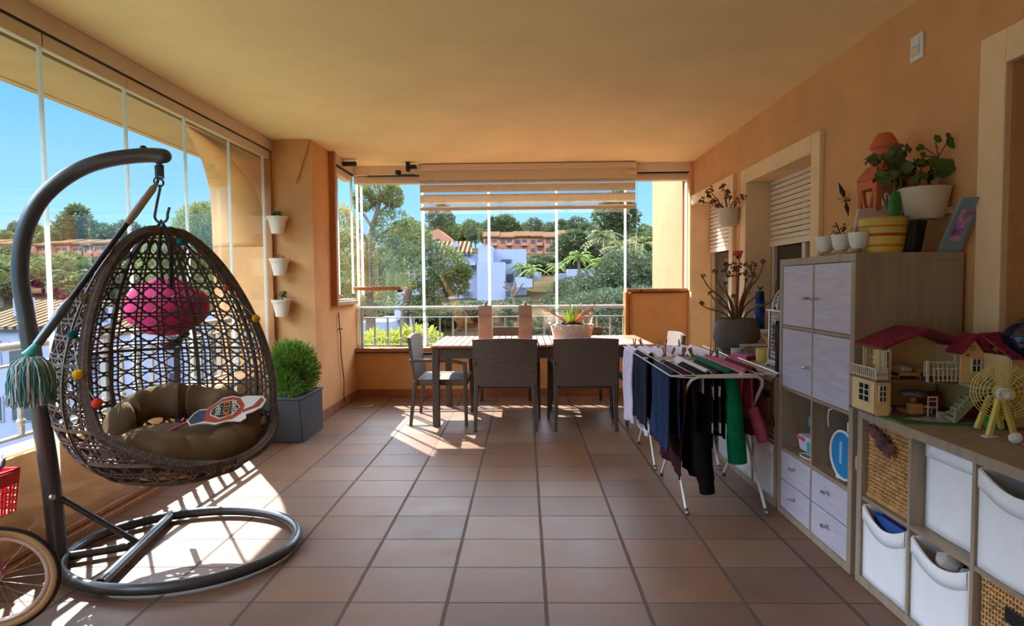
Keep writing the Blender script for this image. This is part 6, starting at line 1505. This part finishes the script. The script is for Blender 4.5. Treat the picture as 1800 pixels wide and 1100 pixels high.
# white houses down on the left
def lowhouse(lab, px0, px1, pyt, Y, seed, roof=True, dep=8):
    a = atd(px0, pyt, Y); b_ = atd(px1, pyt+300, Y); t_ = thing('white_town_house', lab, 'house', ((a.x+b_.x)/2, Y, H(a.x, Y))); r_ = random.Random(seed)
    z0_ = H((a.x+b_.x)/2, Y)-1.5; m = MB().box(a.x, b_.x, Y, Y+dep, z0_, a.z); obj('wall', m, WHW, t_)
    if roof: obj('roof', MB().quadbox([(a.x-.3,Y-.4,a.z-.05),(b_.x+.3,Y-.4,a.z-.05),(b_.x+.3,Y+dep*.6,a.z+1.1),(a.x-.3,Y+dep*.6,a.z+1.1),(a.x-.3,Y-.4,a.z+.1),(b_.x+.3,Y-.4,a.z+.1),(b_.x+.3,Y+dep*.6,a.z+1.3),(a.x-.3,Y+dep*.6,a.z+1.3)]), ROOFT, t_)
    nw = max(2, int((b_.x-a.x)/2.4)); 
    obj('chimney', MB().box(a.x+1.2,a.x+1.9,Y+1.5,Y+2.1,a.z,a.z+1.5), WHW, t_)
    for k in range(nw):
        for f_ in range(3):
            x = a.x+.7+k*(b_.x-a.x-1)/nw; z = a.z-1.9-f_*2.8
            if z > z0_: wn_on(t_, x, x+1.0, z, z+1.2, Y, None, WHW)
    return t_
lowhouse('white town house with ribbed clay roof beyond the left railing beside the post', -60, 95, 577, 30, 1)
lowhouse('white town house behind the mop, between post and egg chair', 100, 215, 590, 33, 2)
lowhouse('flat white block seen through the middle of the egg chair lattice', 235, 330, 560, 38, 3, False)
lowhouse('white town house with clay roof seen through the right part of the egg chair lattice', 340, 450, 585, 42, 4)
lowhouse('white annexe seen at the foot of the tree through the left back pane', 632, 692, 566, 26, 5, False, 5)

# ---- vegetation
LEAFS = [mat('tree green a', (80,96,50), .7, var=.3, scale=1.2, trans=.3), mat('tree green b', (56,76,42), .7, var=.3, scale=1.2, trans=.3), mat('tree green c', (98,108,62), .7, var=.3, scale=1.2, trans=.35), mat('tree green d', (68,82,56), .75, var=.25, scale=1.2, trans=.2)]
LIME = mat('lime shrub', (140,148,60), .6, var=.3, scale=6, trans=.35); BARK = mat('grey brown bark', (92,78,66), .9, var=.2, scale=6)
def tree(name, lab, cat, base, trunk, blobs, n, L_, mt_, seed, group=None, branches=None, ups=.2, cl=3):
    t_ = thing(name, lab, cat, base, group); r_ = random.Random(seed); m = MB()
    for pts, rad in trunk: m.tube(catmull(pts, 4), [rad[0]+(rad[1]-rad[0])*i/(len(pts)*4-4) for i in range((len(pts)-1)*4+1)], 7)
    if trunk: obj('trunk', m, BARK, t_)
    obj('foliage', foliage(MB(), blobs, n, L_, L_*.5, r_, ups, cl), mt_, t_); return t_
# airy tree in the left back pane
def P(px, py, Y, ry, rz=None, rx=None): return (tuple(atd(px, py, Y)), (rx or ry, ry, rz or ry))
Y_ = 17
tb0 = atd(652, 620, Y_)
trunk = [([tuple(atd(652,600,Y_)), tuple(atd(650,520,Y_)), tuple(atd(648,440,Y_)), tuple(atd(655,400,Y_)), tuple(atd(668,350,Y_)), tuple(atd(662,315,Y_))], (.14,.03)),
    ([tuple(atd(649,450,Y_)), tuple(atd(665,415,Y_)), tuple(atd(700,395,Y_))], (.07,.02)), ([tuple(atd(655,402,Y_)), tuple(atd(640,378,Y_)), tuple(atd(622,362,Y_))], (.05,.015)), ([tuple(atd(660,380,Y_)), tuple(atd(680,362,Y_)), tuple(atd(702,350,Y_))], (.05,.012)), ([tuple(atd(649,430,Y_)), tuple(atd(630,400,Y_)), tuple(atd(610,385,Y_))], (.05,.012)), ([tuple(atd(651,500,Y_)), tuple(atd(690,450,Y_)), tuple(atd(720,430,Y_))], (.07,.02))]
tree('airy_tree', 'tall airy tree with visible branching trunk behind the left back pane', 'tree', tuple(atd(652,620,Y_)), trunk,
    [P(665,330,Y_,.40,.4),P(640,350,Y_,.3),P(690,345,Y_,.25,.3),P(690,400,Y_,.55,.5),P(720,420,Y_,.5,.5),P(665,440,Y_,.7,.5),P(640,480,Y_,.8,.6),P(700,470,Y_,.8,.6),P(650,520,Y_,.8,.6),P(610,450,Y_,.7,.7),P(600,400,Y_,.5,.6),P(590,490,Y_,.7,.7)], 4600, .085, LEAFS[2], 1)
Y_ = 21
tree('spreading_tree', 'dark spreading tree with drooping boughs in front of the white house', 'tree', tuple(atd(720,640,Y_)),
    [([tuple(atd(715,640,Y_)), tuple(atd(712,560,Y_)), tuple(atd(722,500,Y_)), tuple(atd(745,475,Y_))], (.2,.08)), ([tuple(atd(718,510,Y_)), tuple(atd(760,490,Y_)), tuple(atd(790,480,Y_))], (.08,.03))],
    [P(770,460,Y_,.9,.6),P(790,475,Y_,.7,.5),P(755,485,Y_,.8,.5),P(740,440,Y_,.6,.6),P(800,500,Y_,.45,.35),P(720,520,Y_,.9,.5),P(745,540,Y_,.6,.4),P(730,420,Y_,.5,.5),P(705,440,Y_,.7,.7),P(770,510,Y_,.5,.3),P(812,480,Y_,.3,.25)], 5200, .10, LEAFS[0], 2)
Y_ = 14
tree('side_tree', 'leafy reddish green tree just outside the narrow side window', 'tree', tuple(atd(596,620,Y_)), [([tuple(atd(598,640,Y_)), tuple(atd(597,540,Y_)), tuple(atd(594,440,Y_))], (.1,.04))],
    [P(596,400,Y_,.35,.5),P(600,440,Y_,.45,.4),P(594,490,Y_,.5,.5),P(606,520,Y_,.4,.3)], 1500, .08, mat('reddish green leaf', (140,122,74), .7, rgb2=(96,110,60), scale=3, trans=.3), 3)
Y_ = 19
tree('olive_tree', 'rounded olive green tree beside the arch, above the top of the egg chair', 'tree', tuple(atd(345,640,Y_)), [([tuple(atd(345,660,Y_)), tuple(atd(345,540,Y_)), tuple(atd(350,450,Y_))], (.18,.08))],
    [P(352,400,Y_,.75,.7),P(372,395,Y_,.6,.7),P(335,440,Y_,.9,.7),P(385,440,Y_,.8,.8),P(300,440,Y_,.7,.6),P(350,490,Y_,1.1,.7),P(390,500,Y_,.9,.8),P(295,480,Y_,.8,.6)], 4600, .10, LEAFS[2], 4)
# near lime shrubs under the railing
rs_ = random.Random(8)
for i, (px_, py_, Yb, r_, mt_, lab) in enumerate(((650,622,10,.55,LIME,'bright yellow green shrub beyond the railing at the left corner'),(690,622,10.3,.6,LIME,'bright yellow green shrub beyond the railing, behind the chair at the left end'),(735,612,10.6,.5,LIME,'bright yellow green shrub beyond the railing just left of the table'),(775,636,11,.5,LEAFS[2],'green shrub low beyond the railing behind the left part of the table'))):
    t_ = thing('garden_shrub', lab, 'shrub', tuple(atd(px_, py_+60, Yb)), 'shrubs just beyond the back railing'); c = atd(px_, py_, Yb)
    obj('foliage', foliage(MB(), [((c.x,c.y,c.z),(r_,r_,.36)),((c.x,c.y,c.z-.5),(r_,r_,.5))], 700, .085, .05, rs_, .3, 3), mt_, t_)
    obj('stem', MB().tube([(c.x,c.y,H(c.x,c.y)-.2),(c.x,c.y,c.z)], .05, 6), BARK, t_)
# bushes right of the centre
def bush_proto(nm, n, L_, mt_, seed, shape='round'):
    r_ = random.Random(seed)
    bl_ = [((0,0,.9),(1,1,.8)),((.5,.2,1.3),(.6,.6,.5)),((-.5,-.1,1.2),(.65,.6,.55)),((.1,-.3,.6),(1.05,.9,.55))] if shape == 'round' else [((0,0,3.0),(1.3,1.3,1.0)),((.8,.2,2.4),(.9,.9,.7)),((-.8,-.2,2.5),(.9,.9,.8)),((.2,0,3.7),(.8,.8,.6)),((0,-.3,1.8),(1.0,.9,.6))]
    t_ = thing(nm, 'x', 'tree' if shape != 'round' else 'bush', (0,0,0))
    if shape != 'round': obj('trunk', MB().tube([(0,0,-.8),(.05,0,1.0),(0,.05,2.6)], [.16,.12,.06], 6), BARK, t_)
    obj('foliage', foliage(MB(), bl_, n, L_, L_*.5, r_, .2, 3), mt_, t_); return t_
bushA = bush_proto('hillside_bush', 1900, .10, LEAFS[3], 31); first = [True]
def place(proto, used, px, py, Y, s, lab, grp=None, rz=0, onground=False):
    c = atd(px, py, Y)
    z = H(c.x, Y) if onground else c.z
    o = proto if not used[0] else dup(proto); used[0] = True
    o.location = (c.x, Y, z); o.rotation_euler = (0,0,rz); o.scale = (s[0], s[0], s[1]); o['label'] = lab
    if grp: o['group'] = grp
    elif 'group' in o.keys(): del o['group']
    return o
ub = [False]
for i, (px_, py_, Y_, s_, lab) in enumerate(((1085,560,27,(1.7,1.3),'large grey green bush filling the slope right of the middle, above the railing'),(1040,570,29,(1.5,1.2),'grey green bush left of the largest slope bush'),(1125,545,26,(1.5,1.4),'grey green bush just above the right low wall'),(1010,552,36,(1.6,1.2),'low bush behind the aloe under the white garden wall'),(1060,600,22,(1.5,1.0),'bush low behind the railing right of the basket'),(1100,610,20,(1.3,1.1),'bush at the right end of the railing'),(1140,560,32,(2,1.7),'tall bush beside the outer pier'))):
    place(bushA, ub, px_, py_, Y_, s_, lab, None, i*1.3)
# conifers and ridge trees
treeA = bush_proto('hill_tree', 800, .34, LEAFS[1], 41, 'tree'); treeB = bush_proto('hill_tree', 700, .32, LEAFS[0], 43, 'tree'); treeC = bush_proto('hill_tree', 700, .30, LEAFS[3], 47, 'tree')
ua, ubb, uc = [False], [False], [False]
place(treeA, ua, 1083, 434, 95, (2.0,1.9), 'tallest dark tree on the skyline, left of the outer pier')
place(treeC, uc, 775, 420, 150, (1.9,2.0), 'spreading dark pine on the skyline just above the pink house')
place(treeB, ubb, 350, 436, 110, (2.2,1.8), 'x'); treeB['label'] = 'skyline tree partly hidden behind the round olive green tree'
rt = random.Random(77)
for k in range(34):                       # ridge across the back
    px_ = 700+k*14+rt.uniform(-5,5); Y_ = rt.uniform(160,215); pr, us = rt.choice(((treeA,ua),(treeB,ubb),(treeC,uc)))
    place(pr, us, px_, 436+rt.uniform(-2,6), Y_, (rt.uniform(1.6,2.6), rt.uniform(1.6,2.1)), 'dark green tree in the band of trees along the skyline behind the houses', 'trees along the back skyline', rt.uniform(0,6))
for k in range(28):                       # ridge on the left
    px_ = -60+k*16+rt.uniform(-6,6); Y_ = rt.uniform(135,170); pr, us = rt.choice(((treeA,ua),(treeB,ubb),(treeC,uc)))
    place(pr, us, px_, 443+rt.uniform(-4,5), Y_, (rt.uniform(1.5,2.2), rt.uniform(1.1,1.7)), 'dark green tree on the skyline above the left salmon apartments', 'trees along the left skyline', rt.uniform(0,6))
place(treeA, ua, 135, 446, 132, (2.2,2.4), 'broad pine standing highest above the left salmon apartments, beside the glass joint')
for k in range(70):                       # dark wooded slope on the left
    px_ = rt.uniform(-80, 440); Y_ = rt.uniform(58,100); pr, us = rt.choice(((treeA,ua),(treeB,ubb),(treeC,uc)))
    place(pr, us, px_, 500, Y_, (rt.uniform(1.3,2.1), rt.uniform(.7,1.1)), 'scrubby tree on the wooded slope below the left salmon apartments', 'trees on the left slope', rt.uniform(0,6), True)
for k in range(26):                       # wooded slope right of the apartments
    px_ = rt.uniform(1000, 1200); Y_ = rt.uniform(85,150); pr, us = rt.choice(((treeA,ua),(treeB,ubb),(treeC,uc)))
    place(pr, us, px_, 500, Y_, (rt.uniform(1.5,2.3), rt.uniform(1.1,1.6)), 'dark tree on the wooded slope between the apartment block and the outer pier', 'trees on the right slope', rt.uniform(0,6), True)
for k in range(16):                       # dark belt below the apartments
    px_ = 890+k*9+rt.uniform(-4,4); pr, us = rt.choice(((treeA,ua),(treeC,uc)))
    place(pr, us, px_, 500, rt.uniform(88,110), (rt.uniform(1.4,1.9), rt.uniform(.38,.5)), 'dark tree in the belt just below the salmon apartment block', 'trees below the apartment block', rt.uniform(0,6), True)
for k in range(22):                       # hedge and scrub around the white house base
    px_ = 640+k*11+rt.uniform(-5,5); place(bushA, ub, px_, 556+rt.uniform(-3,8), rt.uniform(42,50), (rt.uniform(1.4,2.0), rt.uniform(.5,.7)), 'dark bush in the hedge line along the foot of the white house', 'hedge bushes before the white house', rt.uniform(0,6))
for k in range(14):
    px_ = -20+k*34+rt.uniform(-9,9); place(bushA, ub, px_, 500, rt.uniform(20,27), (rt.uniform(1.2,1.8), rt.uniform(.9,1.4)), 'green bush on the ground between the left railing and the white town houses', 'bushes below the left railing', rt.uniform(0,6), True)
for k in range(40):                       # scrub on the brown slope in the middle
    px_ = rt.uniform(860, 1010); place(bushA, ub, px_, 500, rt.uniform(30,54), (rt.uniform(.3,.7), rt.uniform(.2,.4)), 'small scrubby tuft on the brown slope in the middle of the back window', 'tufts on the brown slope', rt.uniform(0,6), True)
# palms
def palm(lab, px, pyc, pyb, Y, R_, seed, mt_, nf=38):
    R_ *= .82
    c = atd(px, pyc, Y); b0 = atd(px, pyb, Y); t_ = thing('palm_tree', lab, 'palm', (c.x, Y, b0.z)); r_ = random.Random(seed)
    obj('trunk', MB().tube([(c.x,Y,b0.z-.5),(c.x+.05,Y,(b0.z+c.z)/2),(c.x,Y,c.z)], [.2,.15,.17], 8), BARK, t_)
    m = MB()
    for k in range(nf):
        a = r_.uniform(0,2*pi); el = r_.uniform(-.1,1.1); L_ = R_*r_.uniform(.8,1.1); d = V((cos(a)*cos(el), sin(a)*cos(el), sin(el))); p = V((c.x,Y,c.z)); sd_ = d.cross(V((0,0,1))).normalized(); prev = p
        for s_ in range(1,9):
            q = s_/8; nx = p+d*L_*q-V((0,0,1))*L_*.55*q*q; ln = L_*.24*(1-.6*q)
            for sg_ in (-1,1): m.leaf(nx, (nx-prev).normalized()*.6+sd_*sg_-V((0,0,.35)), V((0,0,1)), ln, L_*.06)
            m.bar(prev, nx, L_*.02, L_*.02); prev = nx
    obj('fronds', m, mt_, t_); return t_
PG = mat('palm green', (128,150,70), .6, var=.25, scale=2, trans=.3); PD = mat('dusty palm green', (124,132,84), .7, var=.25, scale=2, trans=.3)
palm('tall feathery palm rising behind the garden wall, in the middle of the right slope', 1063, 420, 462, 85, 4.2, 1, PD)
palm('feathery palm low to the right of the tall palm', 1095, 438, 470, 80, 4.0, 2, PD)
palm('feathery palm beside the outer pier', 1130, 430, 470, 85, 4.2, 3, PD)
palm('bright green fan palm in front of the white garden wall', 1017, 452, 492, 62, 2.3, 4, PG)
palm('bright green fan palm right of the white garden wall', 1055, 463, 493, 60, 2.2, 5, PG)
palm('small bright palm next to the white house terrace', 935, 474, 498, 60, 2.0, 6, PG)
palm('small bright palm at the corner of the white house', 918, 470, 498, 61, 1.9, 7, PG)
palm('tiny palm behind the second joint of the back glass', 978, 468, 493, 70, 1.6, 8, PG)
bt_ = thing('bare_tree', 'small leafless pruned tree on the slope in front of the white house corner', 'tree', tuple(atd(903,535,42)))
m = MB()
for pts in (((905,545),(903,525),(900,512)),((900,514),(893,503),(886,494)),((901,512),(906,500),(904,492)),((903,520),(912,508),(920,497)),((897,508),(890,506),(884,504))):
    m.tube([tuple(atd(a,b_,42)) for a,b_ in pts], [.14,.09,.04], 6)
obj('branch', m, BARK, bt_)
lamp_ = thing('garden_fence', 'low slatted fence on the slope right of the small palms', 'fence', tuple(atd(1090,490,66)))
m = MB()
for k in range(40):
    a = atd(1050+k*2.1, 478, 66); m.box(a.x-.04,a.x+.04,66,66.05,a.z-.9,a.z)
obj('panel', m, mat('weathered fence', (134,128,90), .8, var=.2), lamp_)

for m_ in bpy.data.materials:
    if m_.name in ('sunlit clay roof','ribbed clay roof','white render','salmon render','hillside','garden and paving','far'):
        for n_ in m_.node_tree.nodes:
            if n_.type == 'BSDF_PRINCIPLED': n_.inputs['Specular IOR Level'].default_value = 0.0
